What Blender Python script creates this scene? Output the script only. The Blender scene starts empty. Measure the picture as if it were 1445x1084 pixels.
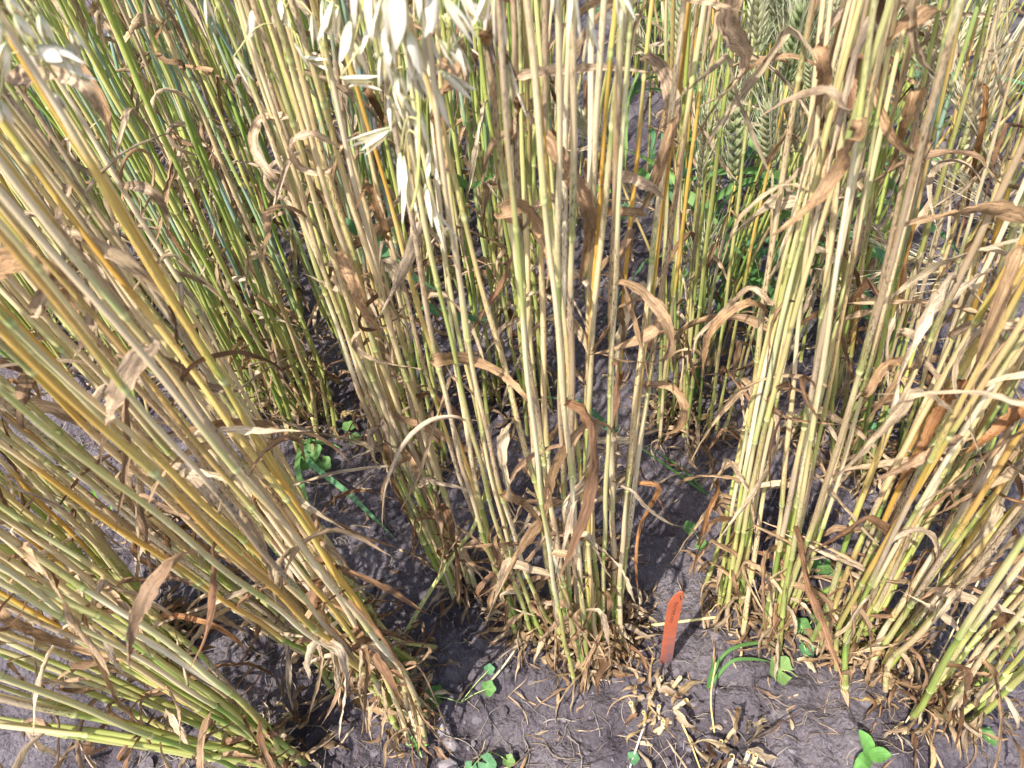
import bpy, math, random
import numpy as np
from mathutils import Vector, Matrix

rng = np.random.default_rng(7)
R = random.Random(11)
S = bpy.context.scene
COL = S.collection

# ------------------------------------------------------------------ camera
H = 0.90
FPX, W0, H0 = 1071.0, 1445.0, 1084.0
PITCH, ROLL = math.radians(48.1), math.radians(5.2)
fw = np.array([0, math.cos(PITCH), -math.sin(PITCH)])
r0 = np.array([1.0, 0, 0]); u0 = np.array([0, math.sin(PITCH), math.cos(PITCH)])
rt = math.cos(ROLL) * r0 - math.sin(ROLL) * u0
up = math.cos(ROLL) * u0 + math.sin(ROLL) * r0
CAM = np.array([0.0, 0.0, H])
cd = bpy.data.cameras.new('camera'); cam = bpy.data.objects.new('camera', cd); COL.objects.link(cam)
cd.sensor_width = 5.76; cd.lens = 5.76 * FPX / W0
cd.clip_start = 0.01; cd.clip_end = 500
M = Matrix([[rt[0], up[0], -fw[0], 0], [rt[1], up[1], -fw[1], 0], [rt[2], up[2], -fw[2], H], [0, 0, 0, 1]])
cam.matrix_world = M
cd.dof.use_dof = True; cd.dof.focus_distance = 0.85; cd.dof.aperture_fstop = 2.5
S.camera = cam

# ------------------------------------------------------------------ light
SUN_EL, SUN_AZ = math.radians(58), math.radians(222)      # azimuth clockwise from +Y
w = bpy.data.worlds.new('World'); S.world = w; w.use_nodes = True
nt = w.node_tree
sky = nt.nodes.new('ShaderNodeTexSky'); sky.sky_type = 'NISHITA'; sky.sun_disc = False
sky.sun_elevation = SUN_EL; sky.sun_rotation = SUN_AZ
sky.air_density = 1.0; sky.dust_density = 2.0
nt.links.new(sky.outputs[0], nt.nodes['Background'].inputs[0]); nt.nodes['Background'].inputs[1].default_value = 0.15
sd = bpy.data.lights.new('sun', 'SUN'); sd.energy = 4.0; sd.angle = math.radians(0.6); sd.color = (1, 0.965, 0.91)
sun = bpy.data.objects.new('sun', sd); COL.objects.link(sun)
sdir = Vector((math.sin(SUN_AZ) * math.cos(SUN_EL), math.cos(SUN_AZ) * math.cos(SUN_EL), math.sin(SUN_EL)))
sun.rotation_euler = sdir.to_track_quat('Z', 'Y').to_euler()
S.view_settings.view_transform = 'Standard'; S.view_settings.look = 'None'
S.view_settings.exposure = 1.18; S.view_settings.gamma = 1
S.render.engine = 'CYCLES'
S.cycles.max_bounces = 6; S.cycles.diffuse_bounces = 4; S.cycles.transmission_bounces = 4; S.cycles.transparent_max_bounces = 4

# ------------------------------------------------------------------ helpers
def ray(u, v): return fw + rt * ((u - W0 / 2) / FPX) - up * ((v - H0 / 2) / FPX)
def hexc(h):
    h = h.lstrip('#'); c = np.array([int(h[i:i + 2], 16) / 255 for i in (0, 2, 4)])
    return np.where(c <= 0.04045, c / 12.92, ((c + 0.055) / 1.055) ** 2.4)
def lerp(a, b, t): return np.asarray(a) * (1 - t) + np.asarray(b) * t
def unit(v): return v / (np.linalg.norm(v) + 1e-12)
def tag(o, label=None, cat=None, group=None, kind=None):
    if label: o['label'] = label
    if cat: o['category'] = cat
    if group: o['group'] = group
    if kind: o['kind'] = kind
    return o
def empty(name, loc):
    o = bpy.data.objects.new(name, None); o.location = loc; o.empty_display_size = 0.02; COL.objects.link(o); return o

class MB:
    """collects geometry of ONE part: verts, faces, colour (rgb + speck amount), texture coordinate"""
    def __init__(s): s.v = []; s.f = []; s.c = []; s.t = []; s.n = 0
    def grid(s, V, C, T, close=False, cap=False):
        V = np.asarray(V); a, b = V.shape[:2]; n0 = s.n
        s.v.append(V.reshape(-1, 3)); s.c.append(np.asarray(C, float).reshape(-1, 4)); s.t.append(np.asarray(T, float).reshape(-1, 3)); s.n += a * b
        i = np.arange(a - 1)[:, None] * b; j = np.arange(b if close else b - 1)[None, :]; j2 = (j + 1) % b
        q = np.stack([n0 + i + j, n0 + i + j2, n0 + i + b + j2, n0 + i + b + j], -1).reshape(-1, 4)
        s.f.extend(q.tolist())
        if cap: s.f.append(list(range(n0 + (a - 1) * b, n0 + a * b)))
    def raw(s, V, F, c, T=None):
        V = np.asarray(V, float); n0 = s.n; k = len(V)
        s.v.append(V); s.c.append(np.tile(np.asarray(c, float), (k, 1)) if np.ndim(c) == 1 else np.asarray(c, float))
        s.t.append(V * 100 if T is None else np.asarray(T, float)); s.n += k
        s.f.extend([[n0 + i for i in f] for f in F])
    def mesh(s, name, mat, smooth=True, origin=None):
        V = np.concatenate(s.v)
        if origin is not None: V = V - origin
        me = bpy.data.meshes.new(name); me.from_pydata(V.tolist(), [], s.f)
        ca = me.attributes.new('col', 'FLOAT_COLOR', 'POINT'); ca.data.foreach_set('color', np.concatenate(s.c).astype(np.float32).ravel())
        ta = me.attributes.new('tc', 'FLOAT_VECTOR', 'POINT'); ta.data.foreach_set('vector', np.concatenate(s.t).astype(np.float32).ravel())
        me.materials.append(mat)
        if smooth: me.polygons.foreach_set('use_smooth', np.ones(len(me.polygons), bool))
        return me
    def build(s, name, mat, parent=None, origin=None, smooth=True):
        o = bpy.data.objects.new(name, s.mesh(name, mat, smooth, origin)); COL.objects.link(o)
        if parent is not None: o.parent = parent
        elif origin is not None: o.location = origin
        return o

def catmull(P, n):
    P = np.asarray(P, float)
    if len(P) == 2: return P[0] + (P[1] - P[0]) * np.linspace(0, 1, n)[:, None]
    Q = np.vstack([2 * P[0] - P[1], P, 2 * P[-1] - P[-2]])
    t = np.linspace(0, len(P) - 1 - 1e-9, n); i = t.astype(int); f = (t - i)[:, None]
    a, b, c, d = Q[i], Q[i + 1], Q[i + 2], Q[i + 3]
    return 0.5 * (2 * b + (c - a) * f + (2 * a - 5 * b + 4 * c - d) * f ** 2 + (3 * b - a - 3 * c + d) * f ** 3)
def resample(P, s):
    d = np.concatenate([[0], np.cumsum(np.linalg.norm(np.diff(P, axis=0), axis=1))])
    return np.stack([np.interp(s, d, P[:, k]) for k in range(3)], 1), d[-1]
def frames(P):
    T = np.gradient(P, axis=0); T /= np.linalg.norm(T, axis=1)[:, None] + 1e-12
    n = np.cross(T[0], [0.3, 0.9, 0.2]); n = unit(n); N = [n]
    for k in range(1, len(P)):
        n = N[-1] - T[k] * np.dot(N[-1], T[k]); N.append(unit(n))
    N = np.array(N); return T, N, np.cross(T, N)
def tube(mb, P, rad, C, sides=8, cap=True):
    P = np.asarray(P); T, N, B = frames(P); rad = np.broadcast_to(rad, len(P))
    a = np.arange(sides) / sides * 2 * math.pi
    V = P[:, None] + rad[:, None, None] * (np.cos(a)[None, :, None] * N[:, None] + np.sin(a)[None, :, None] * B[:, None])
    d = np.concatenate([[0], np.cumsum(np.linalg.norm(np.diff(P, axis=0), axis=1))]) * 100
    C = np.asarray(C, float)
    if C.ndim == 1: C = np.tile(C, (len(P), 1))
    if C.shape[1] == 3: C = np.hstack([C, np.zeros((len(C), 1))])
    CC = np.repeat(C[:, None], sides, 1)
    TC = np.stack(np.broadcast_arrays(np.cos(a)[None], np.sin(a)[None], d[:, None]), -1)
    mb.grid(V, CC, TC, close=True, cap=cap)
def ribbon(mb, P, width, nrm, C, fold=0.25, across=5, crumple=0.0):
    """leaf blade: P path, width per point, nrm per-point face normal, fold = depth of the channelled section"""
    P = np.asarray(P); T = np.gradient(P, axis=0); T /= np.linalg.norm(T, axis=1)[:, None] + 1e-12
    nrm = nrm - T * np.sum(nrm * T, 1)[:, None]; nrm /= np.linalg.norm(nrm, axis=1)[:, None] + 1e-9
    Sd = np.cross(T, nrm); u = np.linspace(-1, 1, across)
    n = len(P); tt = np.linspace(0, 1, n)
    fold = np.broadcast_to(fold, n)
    ang = u[None, :] * (fold * 2.2)[:, None]
    fl = np.maximum(fold * 2.2, 1e-3)[:, None]
    x = np.sin(ang) / fl; y = (1 - np.cos(ang)) / fl
    wv = (np.asarray(width) / 2)[:, None, None]
    wav = 0.10 * np.sin(tt * 23 + rng.uniform(0, 6))[:, None] * np.abs(u)[None, :] * np.sign(u)[None, :] * rng.uniform(0, 1)
    V = P[:, None] + wv * (x[..., None] * Sd[:, None] + (y + wav)[..., None] * nrm[:, None])
    V = V + rng.normal(0, 1, V.shape) * crumple * wv
    d = np.concatenate([[0], np.cumsum(np.linalg.norm(np.diff(P, axis=0), axis=1))]) * 100
    C = np.asarray(C, float)
    if C.ndim == 1: C = np.tile(C, (n, 1))
    if C.shape[1] == 3: C = np.hstack([C, np.zeros((n, 1))])
    TC = np.stack(np.broadcast_arrays(u[None, :] * (np.asarray(width) * 50)[:, None], np.zeros((n, across)), d[:, None]), -1)
    mb.grid(V, np.repeat(C[:, None], across, 1), TC)

_VN = {}
def vnoise(x, y, seed):
    g = _VN.get(seed)
    if g is None: g = _VN[seed] = np.random.default_rng(seed).random((256, 256))
    xi = np.floor(x).astype(int); yi = np.floor(y).astype(int); fx = x - xi; fy = y - yi
    fx = fx * fx * (3 - 2 * fx); fy = fy * fy * (3 - 2 * fy)
    a = g[xi & 255, yi & 255]; b = g[(xi + 1) & 255, yi & 255]; c = g[xi & 255, (yi + 1) & 255]; d = g[(xi + 1) & 255, (yi + 1) & 255]
    return (a * (1 - fx) + b * fx) * (1 - fy) + (c * (1 - fx) + d * fx) * fy - 0.5
def hgt(x, y):
    x = np.asarray(x, float); y = np.asarray(y, float)
    h = 0.05 * vnoise(x * 4 + 9, y * 4 + 3, 1) + 0.022 * vnoise(x * 11, y * 11, 2) + 0.013 * np.abs(vnoise(x * 27, y * 27, 3)) * 2
    h = h + 0.011 * vnoise(x * 60, y * 60, 4) + 0.008 * np.abs(vnoise(x * 110, y * 110, 5)) + 0.005 * vnoise(x * 190, y * 190, 8)
    cr = np.abs(vnoise(x * 14 + 2 * vnoise(x * 30, y * 30, 6), y * 14, 7)); m = np.clip(vnoise(x * 5, y * 5, 12) * 3, 0, 1)
    h = h - 0.02 * np.clip(1 - cr / 0.03, 0, 1) * m
    fade = np.clip(1.5 - np.hypot(x, y - 0.8) / 4, 0, 1)
    return h * fade - 0.012
def gpt(u, v):
    d = ray(u, v); t = -H / d[2]
    for _ in range(6):
        p = CAM + d * t; t = (float(hgt(p[0], p[1])) - H) / d[2]
    return CAM + d * t
def onplane(u, v, By, k=0.0):
    d = ray(u, v); t = (By + k * H) / (d[1] - k * d[2]); return CAM + d * t
def at_range(u, v, r): return CAM + unit(ray(u, v)) * r

# ------------------------------------------------------------------ materials
def mat_base(name):
    m = bpy.data.materials.new(name); m.use_nodes = True; t = m.node_tree; b = t.nodes['Principled BSDF']; return m, t, b
def nn(t, typ, **kw):
    n = t.nodes.new(typ)
    for k, v in kw.items():
        if k.startswith('_'): setattr(n, k[1:], v)
        else: n.inputs[k].default_value = v
    return n
def mixc(t, fac, a, b, mode='MIX'):
    n = t.nodes.new('ShaderNodeMix'); n.data_type = 'RGBA'; n.blend_type = mode
    for sock, val in ((n.inputs['Factor'], fac), (n.inputs['A'], a), (n.inputs['B'], b)):
        if hasattr(val, 'links'): t.links.new(val, sock)
        else: sock.default_value = val if not isinstance(val, (tuple, list)) or len(val) == 4 else (*val, 1)
    return n.outputs['Result']
def math_(t, op, a, b=None, clamp=False):
    n = t.nodes.new('ShaderNodeMath'); n.operation = op; n.use_clamp = clamp
    for i, v in enumerate((a, b)):
        if v is None: continue
        if hasattr(v, 'links'): t.links.new(v, n.inputs[i])
        else: n.inputs[i].default_value = v
    return n.outputs[0]
def tcvec(t, scale):
    a = nn(t, 'ShaderNodeAttribute', _attribute_name='tc'); oi = t.nodes.new('ShaderNodeObjectInfo')
    mp = nn(t, 'ShaderNodeMapping'); mp.inputs['Scale'].default_value = scale
    ad = nn(t, 'ShaderNodeVectorMath', _operation='ADD'); t.links.new(a.outputs['Vector'], mp.inputs[0]); t.links.new(mp.outputs[0], ad.inputs[0])
    ml = math_(t, 'MULTIPLY', oi.outputs['Random'], 57.0); t.links.new(ml, ad.inputs[1]); return ad.outputs[0]
def ramp(t, x, stops):
    n = t.nodes.new('ShaderNodeValToRGB'); t.links.new(x, n.inputs[0]); e = n.color_ramp.elements
    while len(e) < len(stops): e.new(0.5)
    for el, (p, c) in zip(e, stops): el.position = p; el.color = (c, c, c, 1) if np.ndim(c) == 0 else (*c, 1)
    return n.outputs[0]

def make_stem_mat():
    m, t, b = mat_base('straw_stem')
    at = nn(t, 'ShaderNodeAttribute', _attribute_name='col')
    st = nn(t, 'ShaderNodeTexNoise', Scale=1.0, Detail=3.0); t.links.new(tcvec(t, (3.2, 3.2, 0.22)), st.inputs[0])
    c = mixc(t, 1.0, at.outputs['Color'], ramp(t, st.outputs[0], [(0.25, 0.72), (0.75, 1.22)]), 'MULTIPLY')
    bl = nn(t, 'ShaderNodeTexNoise', Scale=1.0, Detail=2.0); t.links.new(tcvec(t, (0.8, 0.8, 0.28)), bl.inputs[0])
    c = mixc(t, math_(t, 'MULTIPLY', ramp(t, bl.outputs[0], [(0.48, 0.0), (0.72, 0.55)]), at.outputs['Alpha'], True), c, tuple(hexc('#a57c4c')))
    sp = nn(t, 'ShaderNodeTexNoise', Scale=3.2, Detail=2.0); t.links.new(tcvec(t, (1.1, 1.1, .75)), sp.inputs[0])
    dn = nn(t, 'ShaderNodeTexNoise', Scale=0.35, Detail=2.0); t.links.new(tcvec(t, (1, 1, .6)), dn.inputs[0])
    s1 = ramp(t, sp.outputs[0], [(0.535, 0.0), (0.60, 1.0)])
    s2 = ramp(t, dn.outputs[0], [(0.41, 0.0), (0.57, 1.0)])
    f = math_(t, 'MULTIPLY', math_(t, 'MULTIPLY', s1, s2), at.outputs['Alpha'], True)
    c = mixc(t, math_(t, 'MULTIPLY', f, .95), c, tuple(hexc('#3f2e20')))
    t.links.new(c, b.inputs['Base Color'])
    b.inputs['Roughness'].default_value = 0.6; b.inputs['Specular IOR Level'].default_value = 0.35
    bp = nn(t, 'ShaderNodeBump', Strength=0.35, Distance=0.0006); t.links.new(st.outputs[0], bp.inputs['Height']); t.links.new(bp.outputs[0], b.inputs['Normal'])
    return m
def make_leaf_mat(name, trans, dry):
    m, t, b = mat_base(name)
    at = nn(t, 'ShaderNodeAttribute', _attribute_name='col')
    st = nn(t, 'ShaderNodeTexNoise', Scale=1.0, Detail=3.0); t.links.new(tcvec(t, (11, 1, 0.3)), st.inputs[0]); st.inputs['Distortion'].default_value = .6; st.inputs['Roughness'].default_value = .7
    c = mixc(t, 1.0, at.outputs['Color'], ramp(t, st.outputs[0], [(0.34, 0.42 if dry else 0.8), (0.66, 1.45 if dry else 1.15)]), 'MULTIPLY')
    bl = nn(t, 'ShaderNodeTexNoise', Scale=1.0, Detail=3.0); t.links.new(tcvec(t, (1.2, 1, 0.5)), bl.inputs[0])
    c = mixc(t, 1.0, c, ramp(t, bl.outputs[0], [(0.3, 0.6 if dry else 0.85), (0.75, 1.3 if dry else 1.12)]), 'MULTIPLY')
    if dry:
        sp = nn(t, 'ShaderNodeTexNoise', Scale=5.0, Detail=2.0); t.links.new(tcvec(t, (3, 1, 1.0)), sp.inputs[0])
        c = mixc(t, math_(t, 'MULTIPLY', ramp(t, sp.outputs[0], [(0.6, 0.0), (0.68, 1.0)]), 0.6), c, tuple(hexc('#4a3322')))
    t.links.new(c, b.inputs['Base Color']); b.inputs['Roughness'].default_value = 0.6; b.inputs['Specular IOR Level'].default_value = 0.25
    bp = nn(t, 'ShaderNodeBump', Strength=0.6, Distance=0.0008); t.links.new(st.outputs[0], bp.inputs['Height']); t.links.new(bp.outputs[0], b.inputs['Normal'])
    tr = t.nodes.new('ShaderNodeBsdfTranslucent'); t.links.new(c, tr.inputs[0])
    mx = t.nodes.new('ShaderNodeMixShader'); mx.inputs[0].default_value = trans
    t.links.new(b.outputs[0], mx.inputs[1]); t.links.new(tr.outputs[0], mx.inputs[2]); t.links.new(mx.outputs[0], t.nodes['Material Output'].inputs[0])
    return m
def make_soil_mat():
    m, t, b = mat_base('dry_clay_soil')
    g = t.nodes.new('ShaderNodeNewGeometry')
    n1 = nn(t, 'ShaderNodeTexNoise', Scale=7.0, Detail=6.0); t.links.new(g.outputs['Position'], n1.inputs[0])
    n2 = nn(t, 'ShaderNodeTexNoise', Scale=140.0, Detail=6.0, Roughness=0.7); t.links.new(g.outputs['Position'], n2.inputs[0])
    n3 = nn(t, 'ShaderNodeTexNoise', Scale=480.0, Detail=3.0); t.links.new(g.outputs['Position'], n3.inputs[0])
    c = mixc(t, ramp(t, n1.outputs[0], [(0.35, 0.0), (0.7, 1.0)]), tuple(hexc('#4f474d')), tuple(hexc('#867d81')))
    c = mixc(t, 1.0, c, ramp(t, n2.outputs[0], [(0.3, 0.68), (0.7, 1.25)]), 'MULTIPLY')
    c = mixc(t, ramp(t, n3.outputs[0], [(0.68, 0.0), (0.76, 0.55)]), c, tuple(hexc('#a39a98')))
    t.links.new(c, b.inputs['Base Color']); b.inputs['Roughness'].default_value = 0.95; b.inputs['Specular IOR Level'].default_value = 0.1
    vo = nn(t, 'ShaderNodeTexVoronoi', Scale=170.0); t.links.new(g.outputs['Position'], vo.inputs['Vector'])
    hsum = math_(t, 'ADD', math_(t, 'MULTIPLY', n2.outputs[0], 1.0), math_(t, 'ADD', math_(t, 'MULTIPLY', n3.outputs[0], 0.35), math_(t, 'MULTIPLY', vo.outputs['Distance'], -0.5)))
    bp = nn(t, 'ShaderNodeBump', Strength=1.0, Distance=0.009); t.links.new(hsum, bp.inputs['Height']); t.links.new(bp.outputs[0], b.inputs['Normal'])
    return m
def make_stake_mat():
    m, t, b = mat_base('orange_plastic')
    tc = t.nodes.new('ShaderNodeTexCoord')
    n1 = nn(t, 'ShaderNodeTexNoise', Scale=60.0, Detail=4.0); t.links.new(tc.outputs['Object'], n1.inputs[0])
    at = nn(t, 'ShaderNodeAttribute', _attribute_name='col')
    c = mixc(t, 1.0, at.outputs['Color'], ramp(t, n1.outputs[0], [(0.3, 0.88), (0.7, 1.08)]), 'MULTIPLY')
    n2 = nn(t, 'ShaderNodeTexNoise', Scale=120.0, Detail=5.0); t.links.new(tc.outputs['Object'], n2.inputs[0])
    f = math_(t, 'SUBTRACT', math_(t, 'MULTIPLY', at.outputs['Alpha'], 2.0), n2.outputs[0], True)
    c = mixc(t, f, c, tuple(hexc('#6d646a')))
    t.links.new(c, b.inputs['Base Color']); b.inputs['Roughness'].default_value = 0.5; return m
def plain(name, h, rough=0.7):
    m, t, b = mat_base(name)
    at = nn(t, 'ShaderNodeAttribute', _attribute_name='col')
    n1 = nn(t, 'ShaderNodeTexNoise', Scale=220.0, Detail=5.0); g = t.nodes.new('ShaderNodeNewGeometry'); t.links.new(g.outputs['Position'], n1.inputs[0])
    c = mixc(t, 1.0, at.outputs['Color'], ramp(t, n1.outputs[0], [(0.3, 0.65), (0.7, 1.25)]), 'MULTIPLY')
    t.links.new(c, b.inputs['Base Color']); b.inputs['Roughness'].default_value = rough
    bp = nn(t, 'ShaderNodeBump', Strength=0.5, Distance=0.002); t.links.new(n1.outputs[0], bp.inputs['Height']); t.links.new(bp.outputs[0], b.inputs['Normal'])
    return m
STEM = make_stem_mat(); DRY = make_leaf_mat('dry_leaf', 0.22, True); GREEN = make_leaf_mat('green_leaf', 0.3, False)
HUSK = make_leaf_mat('papery_husk', 0.3, False); SOIL = make_soil_mat(); STAKE = make_stake_mat(); CLOD = plain('soil_clod', '#888', 0.95)

# ------------------------------------------------------------------ the ground
def axis(lo, hi, step, far):
    a = np.arange(lo, hi + 1e-6, step); g = []; x = hi; s = step
    while x < far: s *= 1.35; x += s; g.append(x)
    l = []; x = lo; s = step
    while x > -far: s *= 1.35; x -= s; l.append(x)
    return np.concatenate([l[::-1], a, g])
gx = axis(-0.75, 0.9, 0.0035, 80); gy = axis(0.05, 1.2, 0.0035, 80)
X, Y = np.meshgrid(gx, gy, indexing='ij')
mb = MB(); V = np.stack([X, Y, hgt(X, Y)], -1)
mb.grid(V.transpose(1, 0, 2), np.ones((len(gy), len(gx), 4)), np.zeros((len(gy), len(gx), 3)))
tag(mb.build('ground', SOIL, smooth=True), kind='structure')

# ------------------------------------------------------------------ palettes
STRAW = [hexc(h) for h in ('#dcc192', '#e3cfac', '#d2b376', '#dcc494', '#d8bf98')]
BLEACH = [hexc(h) for h in ('#e3cca0', '#e8d7b4', '#dfc58e', '#dcc69c')]
GOLD = [hexc(h) for h in ('#d2a953', '#d6b766', '#cb9d48')]
GRN = [hexc(h) for h in ('#9eac54', '#b2ba62', '#86a04c', '#c3c072')]
BLUE = [hexc(h) for h in ('#8fab9c', '#98ae90', '#82a296')]
GREY = [hexc(h) for h in ('#bda88a', '#b19b7c')]
BRN = [hexc(h) for h in ('#967657', '#aa8a67', '#b99c79', '#7c5d43', '#a38466', '#bea689', '#8c694d')]
PALE = [hexc(h) for h in ('#c9b392', '#bda483', '#c2ab8f')]
GLEAF = [hexc(h) for h in ('#5d8446', '#6a9050', '#7b9858', '#5f8a5e')]
def pick(L): return L[R.randrange(len(L))] * R.uniform(0.9, 1.08)

# ------------------------------------------------------------------ leaves, stems
def leaf_path(p, t0, L, mode, n=18):
    """free path of a withered blade leaving the stem at p; t0 = stem tangent"""
    az = R.uniform(0, 2 * math.pi); out = np.array([math.cos(az), math.sin(az), 0])
    sidev = np.cross([0, 0, 1], out)
    a0 = R.uniform(0.4, 1.0); d = unit(t0 * math.cos(a0) + out * math.sin(a0)); pts = [p]; st = L / n
    cur = R.uniform(-1, 1) * 0.12; kink = R.randrange(3, 8); spir = R.uniform(0.25, 0.5) * R.choice((-1, 1))
    for k in range(n):
        if mode == 'droop': d = d + np.array([0, 0, -0.22]) + sidev * cur
        elif mode == 'hang':
            if k == kink: d = unit(out * 0.25 + sidev * cur * 3 + np.array([0, 0, -1]))
            d = d + np.array([0, 0, -0.06]) + sidev * cur * 0.6
        elif mode == 'curl':
            d = d + np.array([0, 0, -0.12 - 0.02 * k])
            ax = sidev; d = d * math.cos(spir) + np.cross(ax, d) * math.sin(abs(spir)) * (1 if k > 5 else 0.3)
        else: d = d + out * 0.03 + sidev * cur * 0.5 + np.array([0, 0, -0.05])
        d = unit(d + rng.normal(0, 0.05, 3)); pts.append(pts[-1] + d * st)
    return np.array(pts)
def blade(mb, P, wmax, col, tip=None, fold=None, twist=None, ref=None, nseg=26, crumple=0.13):
    P = catmull(P, nseg * 2); tot = np.linalg.norm(np.diff(P, axis=0), axis=1).sum(); P, _ = resample(P, np.linspace(0, tot, nseg))
    t = np.linspace(0, 1, nseg)
    wd = wmax * np.clip(np.minimum(0.55 + t * 2.2, 1) * (1 - t ** 3.2) + 0.03, 0.04, 1) * (1 + 0.10 * np.sin(t * 9 + R.uniform(0, 6)))
    T, N, B = frames(P)
    if ref is not None:
        N = np.tile(ref, (nseg, 1)) - T * (T @ ref)[:, None]; N /= np.linalg.norm(N, axis=1)[:, None] + 1e-9; B = np.cross(T, N)
    if twist is None: tw = R.uniform(-0.6, 0.6) + t * R.uniform(-4.5, 4.5)
    else: tw = np.interp(t, np.linspace(0, 1, len(twist)), twist)
    nr = np.cos(tw)[:, None] * N + np.sin(tw)[:, None] * B
    if tip is None: tip = col * R.uniform(0.7, 1.25)
    C = col[None] * (1 - t[:, None]) + tip[None] * t[:, None]
    ribbon(mb, P, wd, nr, C, fold=(np.clip(R.uniform(0.15, 0.8) + .35 * np.sin(t * R.uniform(5, 14) + R.uniform(0, 6)), .05, 1.1) if fold is None else fold), crumple=crumple)
def add_leaf(stem, origin, p, t0, L, wd, cols=BRN, mode=None, mat=None):
    mode = mode or R.choice(('droop', 'hang', 'curl') if p[2] < .2 else ('droop', 'hang', 'hang', 'curl', 'hang', 'droop', 'out', 'hang'))
    for _ in range(6):
        P = leaf_path(p, t0, L, mode); d = P - CAM; f = d @ fw
        if np.linalg.norm(d, axis=1).min() > 0.40: break
    else: return
    mb = MB(); blade(mb, P, wd, pick(cols)); return mb.build('leaf', mat or DRY, stem, origin)

def stem_mesh(P, r_base, r_top, style, nodes, r_mul=1.0, tone='front'):
    """culm with sheaths and swollen joints along the path P (dense polyline)"""
    d = np.concatenate([[0], np.cumsum(np.linalg.norm(np.diff(P, axis=0), axis=1))]); L = d[-1]
    nodes = [s for s in nodes if s < L - 0.03]
    ss = [0.0]; info = []
    base = {'straw': (STRAW, STRAW, 0.55), 'gold': (GOLD, GOLD + STRAW, 0.35), 'green': (GRN, GRN, 0.12), 'mix': (STRAW, GRN, 0.4), 'blue': (GRN, BLUE, 0.2), 'grey': (GREY, STRAW, 0.9)}[style]
    low = pick(GRN) if style in ('green', 'mix', 'blue') or R.random() < 0.7 else pick(STRAW)
    rows = []
    bounds = [0.0] + nodes + [L]
    def rad(s): return (r_base + (r_top - r_base) * s / max(L, .6)) * r_mul
    brown = pick(BRN) * 1.1
    for k in range(len(bounds) - 1):
        a, b = bounds[k], bounds[k + 1]; ln = b - a
        sheath = a + ln * R.uniform(0.55, 0.92) if ln > .05 else b
        upf = k / max(1, len(bounds) - 2)
        sc = lerp(pick(base[0]), pick(base[1]), R.random()); cc = pick(base[1]) if style != 'blue' else (pick(BLUE) if upf > .4 else pick(GRN))
        if k <= 2: sc = lerp(lerp(low, sc, .0 if k < 2 else .35), brown, R.uniform(0.1, 0.9) if k == 0 else R.uniform(0, .3)); cc = low
        if upf > .45 and tone != 'rear' and style != 'gold': sc = lerp(sc, pick(BLEACH), R.uniform(.4, 1)); cc = lerp(cc, pick(BLEACH), R.uniform(.1, 1))
        spk = base[2] * R.uniform(0.2, 1.8) * (1.0 if k else .5)
        if R.random() < 0.13 and k > 0: sc = lerp(sc, brown, R.uniform(.2, .6)); spk += .4
        if R.random() < .18 and upf > .35 and style != 'green': sc = pick(GREY); spk += .5
        greenend = pick(GRN)
        m = max(2, int(ln / 0.022))
        for j in range(m + 1):
            s = a + ln * (j + 0.0) / m
            if j == 0 and k > 0: s += 0.0045
            if j == m and k < len(bounds) - 2: s -= 0.0035
            ins = s < sheath; c = sc if ins else cc
            q = (s - a) / ln
            if ins and q < 0.18 and k > 0: c = lerp(greenend, c, q / 0.18 * .6 + .3)
            if (not ins) and q > .8: c = lerp(c, greenend, (q - .8) * 2)
            rows.append((s, rad(s) * (1.0 if ins else 0.84), c, spk if ins else spk * .25))
        if k < len(bounds) - 2:
            nc = lerp(greenend, hexc('#ddd49a'), R.uniform(.3, .8)); r = rad(b)
            rows += [(b - 0.002, r * 1.02, nc * .8, 0), (b - 0.0008, r * 1.13, nc, 0), (b + 0.0010, r * 1.16, nc, 0), (b + 0.0026, r * 1.06, nc * .62, 0)]
    rows.sort(key=lambda z: z[0]); s = np.array([q[0] for q in rows])
    Q, _ = resample(P, s); mb = MB()
    Q = Q + np.outer(np.sin(s * 40 + R.uniform(0, 6)), [0.0006, 0.0006, 0])
    tube(mb, Q, np.array([q[1] for q in rows]), np.array([[*q[2], q[3]] for q in rows]), sides=8)
    return mb, nodes, L

ALLSTEMS = []     # (object, clump origin, dense path) for attaching leaves
def add_stem(root, origin, pts, style, r=(0.0042, 0.0022), leaves=3, leaf_len=(0.06, 0.17), leaf_w=(0.004, 0.0098), nodes=None, tone='front'):
    P = catmull(pts, 60)
    if nodes is None:
        z = R.uniform(0.02, 0.05); nodes = []; step = R.uniform(0.07, 0.12)
        while z < 1.0: nodes.append(z); z += step; step = min(step * R.uniform(1.35, 1.75), 0.26)
    mb, nds, L = stem_mesh(P, r[0], r[1], style, nodes, R.uniform(0.72, 1.06), tone)
    o = mb.build('stem', STEM, root, origin); ALLSTEMS.append((o, origin, P))
    cand = list(nds) * 2; R.shuffle(cand)
    for s in cand[:leaves]:
        s2 = min(L - .02, s + R.uniform(0.03, 0.12)); (p,), _ = resample(P, [s2]); (q,), _ = resample(P, [s2 + .01])
        f = 0.55 if s < 0.1 else 1
        add_leaf(o, origin, p, unit(q - p), R.uniform(*leaf_len) * f, R.uniform(*leaf_w) * (0.8 if s < .1 else 1), cols=BRN if s < .22 else BRN[1:3] + PALE + PALE + BRN)
    return o, P

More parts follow.
